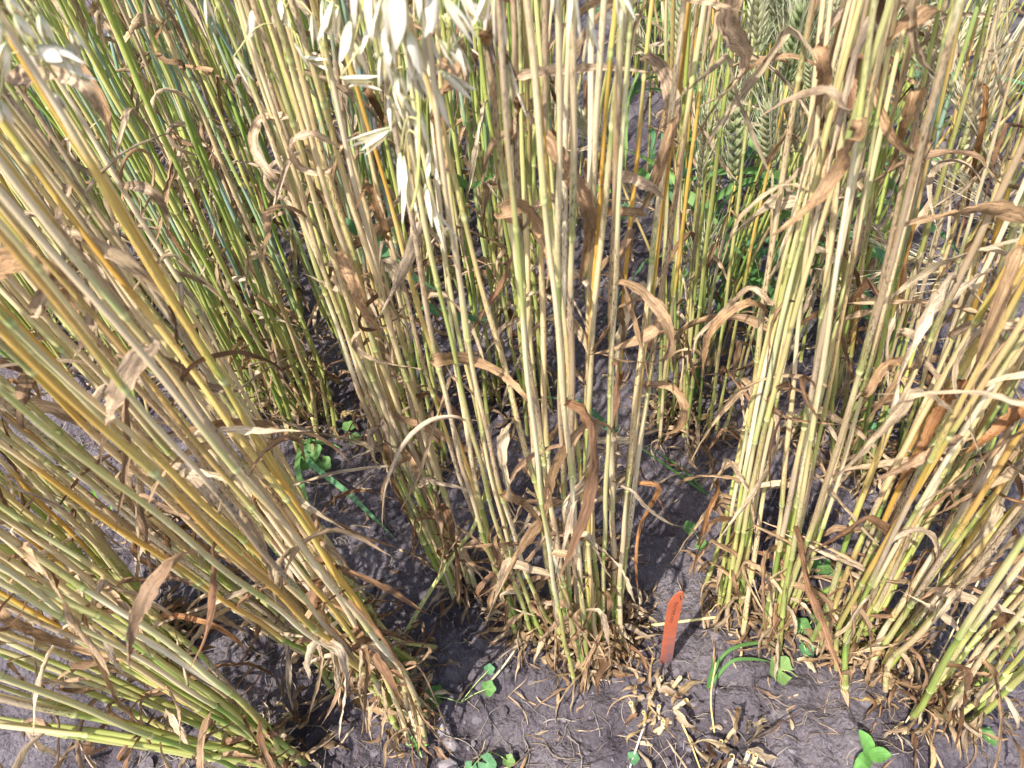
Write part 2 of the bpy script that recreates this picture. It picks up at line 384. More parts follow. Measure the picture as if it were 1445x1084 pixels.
def basal_litter(root, origin, rad, n, bmul=1.0, bases=None):
    """shrivelled lower leaves and sheath rags round the foot of a clump: too many and too tangled to count"""
    mb = MB()
    for _ in range(n):
        a = R.uniform(0, 6.28); q = rad * math.sqrt(R.random()) * 1.25; x = origin[0] + q * math.cos(a); y = origin[1] + q * math.sin(a)
        if bases is not None:
            bb = R.choice(bases); q = abs(R.gauss(0, .016)); x = bb[0] + q * math.cos(a); y = bb[1] + q * math.sin(a)
        z = float(hgt(x, y)) + R.uniform(0.0, 0.02) + (R.random() ** 2) * 0.06; p = np.array([x, y, z])
        d = unit(np.array([math.cos(a), math.sin(a), R.uniform(-0.1, 1.3)]) + rng.normal(0, .45, 3)); L = R.uniform(0.02, 0.065); pts = [p]
        for k in range(7):
            d = unit(d + np.array([0, 0, -0.25]) + rng.normal(0, 0.28, 3)); pts.append(pts[-1] + d * L / 7)
        pts = np.array(pts); pts[:, 2] = np.maximum(pts[:, 2], hgt(pts[:, 0], pts[:, 1]) + 0.002)
        blade(mb, pts, R.uniform(0.003, 0.009), lerp(pick(BRN), pick(STRAW), R.random() ** 3 * .8) * bmul * R.uniform(.6, 1.0), nseg=12)
    o = mb.build('withered_leaves', DRY, root, origin); o['kind'] = 'stuff'; return o

def world_path(px, k=None, length=None, by=None):
    B = gpt(*px[0]); by = B[1] if by is None else by; k = R.uniform(-0.10, 0.10) if k is None else k
    pts = [B - np.array([0, 0, .01])]
    for (u, v) in px[1:]: pts.append(onplane(u, v, by, k))
    pts = np.array(pts); tot = np.linalg.norm(np.diff(pts, axis=0), axis=1).sum()
    length = length or R.uniform(0.92, 1.08)
    if len(pts) > 3:      # culms are stiff: keep the gentle bow, drop the wiggles
        t = np.concatenate([[0], np.cumsum(np.linalg.norm(np.diff(pts, axis=0), axis=1))]) / tot
        wts = np.ones(len(t)); wts[0] = 3; tt = np.linspace(0, 1, 6)
        pts = np.stack([np.polyval(np.polyfit(t, pts[:, j], 2, w=wts), tt) for j in range(3)], 1)
    if tot < length:
        d = unit(unit(pts[-1] - pts[-2]) + np.array([0, 0, 0.03])); pts = np.vstack([pts, pts[-1] + d * (length - tot)])
    return pts
def guide_interp(G, s):
    n = 5; out = []
    rs = []
    for g in G:
        P = catmull([(a, b, 0) for a, b in g], 40); d = np.linalg.norm(np.diff(P, axis=0), axis=1).sum(); Q, _ = resample(P, np.linspace(0, d, n)); rs.append(Q[:, :2])
    x = s * (len(G) - 1); i = min(int(x), len(G) - 2); f = x - i
    return rs[i] * (1 - f) + rs[i + 1] * f

def clump(label, guides, extra, styles, rad=0.05, group=None, leaves=5, lit=47, r=(0.0036, 0.0011), kext=0.14, cat='oat clump', name='oat_clump', exact=True, **kw):
    bx = np.mean([gpt(*g[0]) for g in guides], axis=0)
    root = empty(name, bx); tag(root, label, cat, group)
    if exact:
        for g in guides: add_stem(root, bx, world_path(g), R.choice(styles), r, leaves, **kw)
    for i in range(extra):
      for _try in range(8):
        q = guide_interp(guides, min(.999, max(0, (i + R.random()) / extra))) + np.linspace(1, 0, 5)[:, None] * rng.normal(0, 1, 2) * [11, 7] + np.linspace(0, 1, 5)[:, None] * rng.normal(0, 1, 2) * [30, 14] + np.array([0, .7, 1, .7, 0])[:, None] * rng.normal(0, 1, 2) * [5, 4]
        B = gpt(*q[0]); by = B[1] + R.uniform(-0.5, 1) * rad; k = R.uniform(-kext, kext)
        pts = world_path([tuple(z) for z in q], k=k, by=by); pts[0][1] += (by - B[1]) * .9; pts[0][2] = float(hgt(pts[0][0], pts[0][1])) - .008
        e = pts[-1] - CAM; f_ = e @ fw
        if f_ > .02 and abs(e @ rt) / f_ < .70 and abs(e @ up) / f_ < .53 and f_ < .9: continue     # a headless tip would hang in view
        add_stem(root, bx, pts, R.choice(styles), r, leaves, **kw); break
    if lit: basal_litter(root, bx, rad, lit, bases=[P[0] for o, og, P in ALLSTEMS if o.parent is root])
    return root, bx

# front row ---------------------------------------------------------------
front, front_o = clump('broad oat clump in the middle with freckled straw stems, beside the orange plant label', [
    [(738, 885), (665, 694), (615, 494), (572, 361), (500, 120)],
    [(740, 892), (669, 721), (622, 521), (592, 361), (545, 120)],
    [(765, 905), (695, 661), (639, 444), (622, 361), (590, 150)],
    [(776, 914), (735, 810), (702, 711), (669, 561), (642, 361), (622, 80)],
    [(828, 950), (765, 720), (669, 360), (572, 0)],
    [(812, 962), (785, 855), (772, 722), (750, 600), (728, 361), (705, 0)],
    [(790, 905), (765, 700), (749, 494), (742, 361), (735, 110)],
    [(805, 905), (775, 640), (763, 500), (764, 361), (767, 190), (772, 0)],
    [(830, 938), (806, 695), (782, 361), (739, 0)],
    [(808, 900), (798, 650), (792, 478), (795, 360), (802, 100)],
    [(832, 920), (825, 711), (835, 494), (829, 361), (835, 0)],
    [(845, 925), (829, 722), (842, 360), (868, 0)],
    [(850, 910), (855, 720), (862, 528), (868, 361), (885, 100)],
    [(868, 905), (860, 710), (895, 361), (915, 0)],
    [(866, 900), (885, 718), (902, 548), (928, 361), (960, 100)],
    [(868, 909), (880, 822), (892, 711), (912, 548), (942, 360), (995, 0)]],
    16, ['straw', 'straw', 'mix', 'straw', 'mix', 'green', 'gold'], rad=0.06, lit=400, leaves=5)

clump('small leaning oat clump in the gap just left of the middle clump', [
    [(640, 830), (590, 740), (542, 608), (482, 454), (400, 200)],
    [(652, 836), (612, 721), (562, 601), (482, 388), (395, 60)],
    [(664, 832), (640, 740), (590, 560), (520, 330), (450, 40)]],
    10, ['straw', 'mix', 'straw', 'straw'], rad=0.035, lit=40)

clump('large oat clump leaning left across the lower left quarter', [
    [(470, 925), (290, 812), (130, 712), (0, 610)],
    [(520, 968), (380, 880), (130, 690), (0, 580)],
    [(556, 988), (400, 840), (200, 625), (0, 440)],
    [(575, 992), (410, 790), (220, 560), (0, 300)],
    [(588, 1004), (430, 745), (300, 590), (160, 400), (0, 190)],
    [(594, 1012), (470, 800), (310, 520), (180, 320), (20, 60)]],
    52, ['straw', 'gold', 'mix', 'straw', 'mix', 'grey', 'straw', 'gold'], rad=0.09, lit=149, leaves=5, kext=0.2)

clump('oat clump at the bottom left corner with nearly flattened green stems', [
    [(360, 1072), (180, 1020), (0, 955)],
    [(400, 1070), (230, 960), (0, 850)],
    [(425, 1075), (240, 975), (70, 850), (0, 800)],
    [(383, 1056), (350, 1002), (230, 878), (133, 802), (0, 712)],
    [(410, 1078), (250, 1040), (0, 985)],
    [(420, 1084), (250, 1062), (0, 1020)]],
    24, ['green', 'mix', 'green', 'mix', 'gold'], rad=0.03, lit=81, leaves=5, kext=0.08, r=(.0033, .0013))

clump('green oat clump at the left edge above the flattened corner clump', [
    [(236, 935), (120, 850), (0, 800)],
    [(242, 930), (120, 790), (0, 690)],
    [(248, 925), (150, 770), (60, 660), (0, 600)]],
    24, ['green', 'green', 'mix', 'green', 'gold'], rad=0.06, lit=74, leaves=3, kext=0.2)

clump('oat clump with green lower stems standing just right of the orange label', [
    [(1015, 858), (1022, 720), (1060, 560), (1097, 474), (1115, 361), (1190, 0)],
    [(1030, 862), (1040, 700), (1075, 560), (1110, 400), (1160, 200), (1215, 0)],
    [(1045, 866), (1060, 720), (1090, 560), (1130, 380), (1200, 60)]],
    8, ['green', 'mix', 'green', 'straw'], rad=0.045, lit=61, r=(.0033, .0011))

clump('slim oat clump of tall pale stems between the label and the golden clump', [
    [(1078, 892), (1097, 721), (1137, 611), (1164, 514), (1184, 394), (1235, 60)],
    [(1086, 900), (1112, 721), (1107, 628), (1111, 568), (1134, 361), (1170, 60)],
    [(1092, 902), (1134, 721), (1161, 594), (1184, 491), (1200, 361), (1268, 0)],
    [(1104, 900), (1131, 812), (1171, 722), (1217, 568), (1267, 361), (1335, 40)]],
    6, ['straw', 'mix', 'straw', 'green', 'mix'], rad=0.04, lit=47)

clump('golden oat clump leaning right towards the right edge', [
    [(1160, 920), (1171, 862), (1211, 765), (1291, 611), (1331, 548), (1424, 361)],
    [(1188, 925), (1218, 849), (1255, 789), (1297, 721), (1445, 471)],
    [(1225, 942), (1248, 906), (1311, 816), (1372, 722), (1445, 600)],
    [(1245, 950), (1301, 892), (1375, 789), (1445, 715)]],
    28, ['gold', 'gold', 'gold', 'straw', 'gold', 'mix'], rad=0.07, lit=115, kext=0.12)

clump('oat clump at the lower right corner with green-tipped stems leaning out of frame', [
    [(1290, 1012), (1348, 922), (1445, 790)],
    [(1330, 1018), (1385, 930), (1445, 860)],
    [(1370, 1020), (1420, 950), (1470, 890)]],
    10, ['green', 'gold', 'mix', 'straw'], rad=0.05, lit=102, kext=0.15)

# second row ----------------------------------------------------------------
clump('dense green-stemmed oat clump behind the large leaning one, second row left', [
    [(330, 560), (230, 400), (100, 200), (0, 50)],
    [(372, 580), (270, 380), (140, 140), (60, 0)],
    [(410, 592), (353, 488), (283, 361), (180, 150), (100, 0)],
    [(445, 596), (370, 420), (270, 190), (190, 0)],
    [(475, 592), (390, 360), (290, 120), (245, 0)]],
    40, ['green', 'blue', 'blue', 'green', 'straw', 'blue'], rad=0.12, lit=136, kext=.2, leaves=5, r=(.0033, .0016), tone='rear')
clump('oat clump behind the small one, left of the middle clump in the second row', [
    [(530, 610), (470, 400), (400, 180), (345, 0)],
    [(580, 640), (520, 420), (460, 200), (410, 0)],
    [(630, 650), (585, 400), (535, 150), (505, 0)]],
    24, ['green', 'blue', 'mix', 'blue', 'straw'], rad=0.10, lit=108, kext=.2, r=(.0033, .0016), tone='rear')
clump('oat clump standing directly behind the middle clump, green stems in its shade', [
    [(690, 600), (660, 350), (620, 0)],
    [(745, 580), (720, 350), (695, 0)],
    [(790, 560), (780, 300), (770, 0)]],
    18, ['green', 'mix', 'straw', 'green', 'blue'], rad=0.08, lit=88, kext=.15, r=(.0033, .0016), tone='rear')
clump('oat clump at the left edge of the second row with straw and blue-green stems', [
    [(60, 520), (-60, 380), (-160, 250)],
    [(170, 545), (60, 380), (-60, 200)],
    [(270, 560), (150, 380), (0, 180), (-80, 60)]],
    22, ['blue', 'straw', 'green', 'gold', 'mix'], rad=0.12, lit=40, kext=.2)
clump('oat clump behind the golden one, leaning towards the right edge', [
    [(1250, 700), (1320, 480), (1400, 200), (1445, 50)],
    [(1320, 720), (1400, 520), (1445, 400)],
    [(1400, 740), (1460, 600), (1520, 470)]],
    16, ['gold', 'straw', 'green', 'gold'], rad=0.08, lit=68, kext=.2)

clump('thin green oat clump in the shade behind the label and the bare strip', [
    [(930, 605), (935, 420), (945, 200), (950, 0)],
    [(965, 612), (980, 420), (1000, 200), (1020, 0)]],
    9, ['green', 'mix', 'gold', 'green'], rad=0.06, lit=90, kext=.15, r=(.0028, .0015), tone='rear')
clump('leafy brown and green oat clump behind the slim pale stems, second row right', [
    [(1130, 640), (1170, 430), (1215, 200), (1250, 0)],
    [(1180, 650), (1235, 430), (1290, 200), (1335, 0)],
    [(1225, 660), (1290, 440), (1370, 180), (1410, 0)]],
    18, ['green', 'gold', 'mix', 'green', 'blue'], rad=0.08, lit=130, kext=.15, r=(.0032, .0016), tone='rear')

# ------------------------------------------------------------------ rear rows: a few kinds of clump, copied
def spikelet_mesh(mb, p, d, L, wd, open_=0.25, col=None, nrm=None):
    """an oat spikelet: two papery glumes parting at the tip round a slim floret"""
    d = unit(d); n = unit(np.cross(d, nrm if nrm is not None else rng.normal(0, 1, 3))); s = np.cross(d, n)
    t = np.linspace(0, 1, 7); prof = np.sin(np.clip(t * .97 + .02, 0, 1) ** .75 * math.pi) ** .85 + .02
    c0 = hexc('#c9cfa4'); c1 = col if col is not None else hexc('#efe6d0'); C = c0[None] * (1 - np.minimum(1, t * 3))[:, None] + c1[None] * np.minimum(1, t * 3)[:, None]
    for sg in (1, -1):
        dd = d[None] * (t * L)[:, None] + n[None] * (sg * (open_ * L * .5 * t ** 1.6 + wd * .22 * prof))[:, None]
        ribbon(mb, p + dd, wd * prof, np.tile(-n * sg, (7, 1)), C, fold=0.42, across=5)
    tube(mb, p + d[None] * (t * L * .78)[:, None], wd * .22 * prof + 1e-5, np.hstack([np.tile(hexc('#d9cf9f'), (7, 1)), np.zeros((7, 1))]), sides=5)
def add_panicle(root, origin, stem_pts, nspk, seedcol=None, L=(0.02, 0.027)):
    """drooping oat panicle at the end of the path stem_pts (rachis) with hanging spikelets"""
    P = catmull(stem_pts, 20); mb = MB(); tube(mb, P, np.linspace(0.0013, 0.0006, 20), np.array([*hexc('#b9b56a'), 0]), sides=5)
    spk = []
    for i in range(nspk):
        k = int(2 + 17 * i / nspk); a = R.uniform(0, 6.28); ln = R.uniform(0.03, 0.075) * (1.1 - .5 * i / nspk)
        o = np.array([math.cos(a), math.sin(a), 0]); p = P[k]; q = p + o * ln * .6 + np.array([0, 0, ln * .25]); e = q + o * ln * .25 + np.array([0, 0, -ln * .55])
        tube(mb, catmull([p, q, e], 8), 0.0004, np.array([*hexc('#c2ba7a'), 0]), sides=4)
        spk.append((e, unit(np.array([o[0] * .3, o[1] * .3, -1]) + rng.normal(0, .2, 3))))
    pan = mb.build('panicle', STEM, root, origin)
    for e, d in spk:
        m2 = MB(); spikelet_mesh(m2, e, d, R.uniform(*L), R.uniform(0.005, 0.0075), R.uniform(.1, .5)); m2.build('spikelet', HUSK, pan, origin)
    return pan
def ear_mesh(mb, p, d, L, wd, col, awncol, awn, nsp, green=0.0, flat=False):
    """cereal ear: two ranks of plump overlapping spikelets on a slightly bent axis, with long awns"""
    d = unit(d); n = unit(np.cross(d, rng.normal(0, 1, 3))); s = np.cross(d, n); bend = R.uniform(-.12, .12)
    for i in range(nsp):
        t = i / (nsp - 1); c = p + d * L * t + n * bend * L * t * t; sg = 1 if i % 2 else -1
        size = (0.75 + .5 * math.sin(math.pi * (t * .8 + .12)))
        for j in ((-1, 0, 1) if not flat else (0,)):
            dr = unit(d + n * sg * 0.38 + s * j * .42); q = c + n * sg * wd * .22 + s * j * wd * .18
            tt = np.linspace(0, 1, 5); ll = 0.0125 * size * R.uniform(.85, 1.15); pr = np.array([.3, .9, 1, .55, .05]) * wd * .2 * size * R.uniform(.8, 1.15)
            k = col * R.uniform(.85, 1.12); tube(mb, q + dr[None] * (tt * ll)[:, None], pr, np.array([*k, 0]), sides=5, cap=False)
            if awn and (j == 0 or R.random() < .7):
                al = awn * R.uniform(.7, 1.1); da = unit(d + n * sg * R.uniform(.12, .4) + s * (j * .2 + R.uniform(-.2, .2)))
                a0 = q + dr * ll * .9; sv = unit(np.cross(da, rng.normal(0, 1, 3))) * 0.0006
                b = da + rng.normal(0, .05, 3)
                mb.raw([a0 - sv, a0 + sv, a0 + da * al * .5 + sv * .7, a0 + da * al * .5 - sv * .7, a0 + da * al * .5 + b * al * .5], [[0, 1, 2, 3], [3, 2, 4]], np.array([*awncol, 0]))
def add_ear(stem, origin, p, d, kind):
    mb = MB()
    if kind == 'wheat': ear_mesh(mb, p, d, R.uniform(.06, .08), 0.0088, lerp(hexc('#a9b78a'), hexc('#ded3ae'), R.random()), hexc('#d0cfa8'), 0.06, 20)
    elif kind == 'barley': ear_mesh(mb, p, d, R.uniform(.07, .095), 0.010, pick([hexc('#d6c69c'), hexc('#cdb98c')]), hexc('#dccfa8'), 0.13, 26, flat=True)
    return mb.build('ear', HUSK, stem, origin)

def free_clump(name, n, rad, height, styles, kind, leaves, lit, lean=(0, 0), r=(0.0036, 0.002), green=0.0, lw=(0.008, 0.014)):
    """a clump at the origin used as the source of copies"""
    root = empty(name, (0, 0, 0)); o0 = np.zeros(3)
    for i in range(n):
        a = R.uniform(0, 6.28); q = rad * math.sqrt(R.random()); b = np.array([q * math.cos(a), q * math.sin(a), -0.03])
        h = height * R.uniform(.82, 1.08); sp = R.uniform(.06, .22)
        d = np.array([math.cos(a) * sp + lean[0] + R.gauss(0, .05), math.sin(a) * sp + lean[1] + R.gauss(0, .05), 1])
        mid = b + d * h * .5 + np.array([math.cos(a), math.sin(a), 0]) * -.02; top = b + d * h
        st, P = add_stem(root, o0, [b, mid, top], R.choice(styles), r, leaves, leaf_len=(0.08, 0.22), leaf_w=lw, tone='rear')
        if kind in ('wheat', 'barley'):
            dd = unit(P[-1] - P[-3]); dd = unit(dd + np.array([R.uniform(-.4, .4), R.uniform(-.4, .4), -.1 if kind == 'wheat' else -.7])); add_ear(st, o0, P[-1], dd, kind)
        if kind == 'oat' and i % 6 == 0:
            e = P[-1]; dr = np.array([math.cos(a), math.sin(a), 0]); add_panicle(root, o0, [e, e + dr * .03 + np.array([0, 0, .09]), e + dr * .1 + np.array([0, 0, .1]), e + dr * .15 + np.array([0, 0, .04])], 8)
        if green and R.random() < green:
            (p,), _ = resample(P, [R.uniform(.08, .35)]); mb = MB(); blade(mb, leaf_path(p, np.array([0, 0, 1.]), R.uniform(.15, .28), R.choice(('droop', 'out'))), R.uniform(.008, .013), pick(GLEAF), fold=.2); mb.build('leaf', GREEN, st, o0)
    if lit: basal_litter(root, o0, rad * 1.2, lit)
    return root
def copy_tree(o, parent=None):
    c = o.copy(); COL.objects.link(c); c.parent = parent
    for ch in o.children: copy_tree(ch, c)
    return c
def place(o, x, y, rz, sc, label, cat, group):
    o.location = (x, y, float(hgt(x, y)) + .005); o.rotation_euler = (0, 0, rz); o.scale = (sc, sc, sc); tag(o, label, cat, group)
protos = {}
used = {}
def plant(kind, x, y, label, cat, group, sc=1.0):
    i = used.get(kind, 0); used[kind] = i + 1; L = protos[kind]
    o = L[i] if i < len(L) else copy_tree(L[i % len(L)])
    place(o, x, y, R.uniform(0, 6.28), sc * R.uniform(.93, 1.07), label, cat, group)
protos['oat'] = [free_clump('oat_clump', 18, .10, 0.98, ['green', 'blue', 'straw', 'mix', 'green'], 'oat', 2, 50) for _ in range(3)]
protos['wheat'] = [free_clump('wheat_clump', 14, .065, 0.55, ['green', 'green', 'gold', 'mix'], 'wheat', 1, 26, r=(.0026, .0016), green=.95, lw=(.006, .011)) for _ in range(2)]
protos['barley'] = [free_clump('barley_clump', 11, .055, 0.55, ['straw', 'gold', 'straw', 'green'], 'barley', 1, 26, r=(.0026, .0016), lw=(.006, .011)) for _ in range(2)]
NTH = ['first', 'second', 'third', 'fourth', 'fifth', 'sixth', 'seventh', 'eighth', 'ninth', 'tenth', 'eleventh', 'twelfth']
LEFT = []; RIGHT = []
for row, y in enumerate((1.02, 1.32, 1.66, 2.05)):
    for x in np.arange(-1.15 - .12 * row, 0.10 + (.06 if row else 0), 0.165):
        xx = x + R.uniform(-.04, .04) + (row % 2) * .08; yy = y + R.uniform(-.06, .06)
        if abs(xx) > .675 * math.hypot(y, .75) + .1: continue
        LEFT.append((row, -xx, xx, yy, 'oat' if row < 2 or R.random() < .55 else 'barley'))
LEFT.sort(); cnt = {}
for row, _, xx, yy, kind in LEFT:
    cnt[(row, kind)] = cnt.get((row, kind), 0) + 1
    plant(kind, xx, yy, f'{kind} clump in the {NTH[row + 2]} row on the left, {NTH[cnt[(row, kind)] - 1]} {kind} clump from the bare strip', kind + ' clump', kind + ' clumps in the rear rows on the left')
for row, y in enumerate((0.80, 1.02, 1.26, 1.52, 1.8, 2.1)):
    for x in np.arange(0.31 + .02 * row, 1.15 + .12 * row, 0.18):
        xx = x + R.uniform(-.04, .04) + (row % 2) * .07; yy = y + R.uniform(-.05, .05)
        if row == 0 and xx > .62: continue
        if abs(xx) > .675 * math.hypot(y, .75) + .1: continue
        RIGHT.append((row, xx, yy, 'wheat' if xx < .62 + .05 * row else 'barley'))
RIGHT.sort(); cnt = {}
for row, xx, yy, kind in RIGHT:
    cnt[(row, kind)] = cnt.get((row, kind), 0) + 1
    plant(kind, xx, yy, f'bearded {kind} clump, {NTH[cnt[(row, kind)] - 1]} {kind} from the bare strip in the {NTH[row]} row behind right', kind + ' clump', kind + ' clumps in the plot behind on the right')

# ------------------------------------------------------------------ wheat and barley ears close behind the oats
def eared_clump(label, cat, name, kind, stems, group=None, styles=('green',), green=0):
    """stems: pixel guides; the last two pixels are the foot and the tip of the ear; by = horizontal distance"""
    bx = np.mean([gpt(*g[0]) for g in stems], axis=0); root = empty(name, bx); tag(root, label, cat, group)
    for g in stems:
        B = gpt(*g[0]); k = R.uniform(-.08, .08); pts = [B - np.array([0, 0, .01])] + [onplane(u, v, B[1], k) for u, v in g[1:]]
        st, P = add_stem(root, bx, pts[:-1], R.choice(styles), (.0026, .0015), 2, leaf_len=(.06, .15), leaf_w=(.005, .010))
        d = pts[-1] - pts[-2]; mb = MB(); L = np.linalg.norm(d)
        if kind == 'wheat': ear_mesh(mb, pts[-2], d, L, .0088, lerp(hexc('#a3b27c'), hexc('#d6d1ac'), R.random()), hexc('#d3d2b0'), .065, 20)
        else: ear_mesh(mb, pts[-2], d, L, .010, pick([hexc('#dccda6'), hexc('#d0bd92')]), hexc('#e6dbba'), .14, 26, flat=True)
        mb.build('ear', HUSK, st, bx)
    basal_litter(root, bx, .05, 60); return root
eared_clump('wheat clump with tall bearded green ears standing nearest the bare soil strip', 'wheat clump', 'wheat_clump', 'wheat',
    [[(985, 610), (1000, 450), (1035, 262), (1042, 120)], [(1000, 615), (1030, 380), (1068, 62), (1075, -40)], [(1010, 610), (1060, 350), (1112, 120), (1128, 10)],
     [(970, 600), (975, 420), (988, 262), (1002, 165)], [(960, 600), (968, 500), (980, 425), (990, 330)], [(1020, 620), (1080, 400), (1090, 240), (1078, 150)]], styles=('green', 'green', 'gold', 'mix'))
eared_clump('barley clump with pale long-bearded ears nodding at the upper right edge', 'barley clump', 'barley_clump', 'barley',
    [[(1270, 640), (1300, 420), (1340, 250), (1425, 60)], [(1300, 650), (1360, 460), (1400, 395), (1268, 372)], [(1330, 650), (1380, 420), (1420, 280), (1350, 130)],
     [(1290, 640), (1330, 380), (1395, 200), (1300, 60)], [(1345, 655), (1410, 470), (1440, 330), (1370, 260)], [(1360, 655), (1420, 600), (1440, 640), (1350, 665)]], styles=('gold', 'straw', 'green'))

# ------------------------------------------------------------------ large withered leaves one can follow by eye
def nearest_stem(p):
    best = None
    for o, org, P in ALLSTEMS:
        if o.parent is None or 'group' in o.parent and o.parent.get('group', '').startswith(('oat', 'wheat', 'barley')): continue
        d = np.linalg.norm(P - p, axis=1); i = d.argmin()
        if best is None or d[i] < best[0]: best = (d[i], o, org, P[i])
    return best
TAN, MID, DRK, RED = hexc('#bda284'), hexc('#a98763'), hexc('#80603f'), hexc('#a0724a')
_SP = None
def pixel_stem(u, v, r0):
    """the culm that passes under pixel (u, v) at about the distance r0: the leaf grows from there"""
    global _SP
    if _SP is None:
        L = [(k, P) for k, (o, org, P) in enumerate(ALLSTEMS) if o.parent.get('label') and not str(o.parent.get('group', '')).count('rows') and not str(o.parent.get('group', '')).count('plot')]
        Q = np.vstack([p for _, p in L]); idx = np.concatenate([[k] * len(p) for k, p in L]); d = Q - CAM; f = np.maximum(d @ fw, 1e-3)
        _SP = (Q, idx, W0 / 2 + FPX * (d @ rt) / f, H0 / 2 - FPX * (d @ up) / f, np.linalg.norm(d, axis=1))
    Q, idx, pu, pv, rr = _SP
    i = (np.hypot(pu - u, pv - v) + np.abs(rr - r0) * 90).argmin(); return ALLSTEMS[idx[i]][0], ALLSTEMS[idx[i]][1], Q[i]
def hero(px, y, w, col, k=0.0, twist=(0, .3), green=False, fold=.35, tip=None):
    p0 = onplane(*px[0], y, k); o, org, q = pixel_stem(*px[0], np.linalg.norm(p0 - CAM)); y = q[1]
    pts = [onplane(u, v, y - .012 + .012 * math.sin(i * 1.7 + px[0][0]), k) for i, (u, v) in enumerate(px)]
    if np.linalg.norm(q - pts[0]) < .05: pts = [q] + pts
    P = catmull(pts, 40); mb = MB(); ref = unit(CAM - P[len(P) // 2] + np.array([0, 0, .25]))
    blade(mb, pts, .82 * w / 1000, col * R.uniform(.9, 1.1), tip=tip, ref=ref, twist=twist, fold=fold, nseg=40, crumple=.02 if green else .11)
    return mb.build('leaf', GREEN if green else DRY, o, org)
C0 = .34
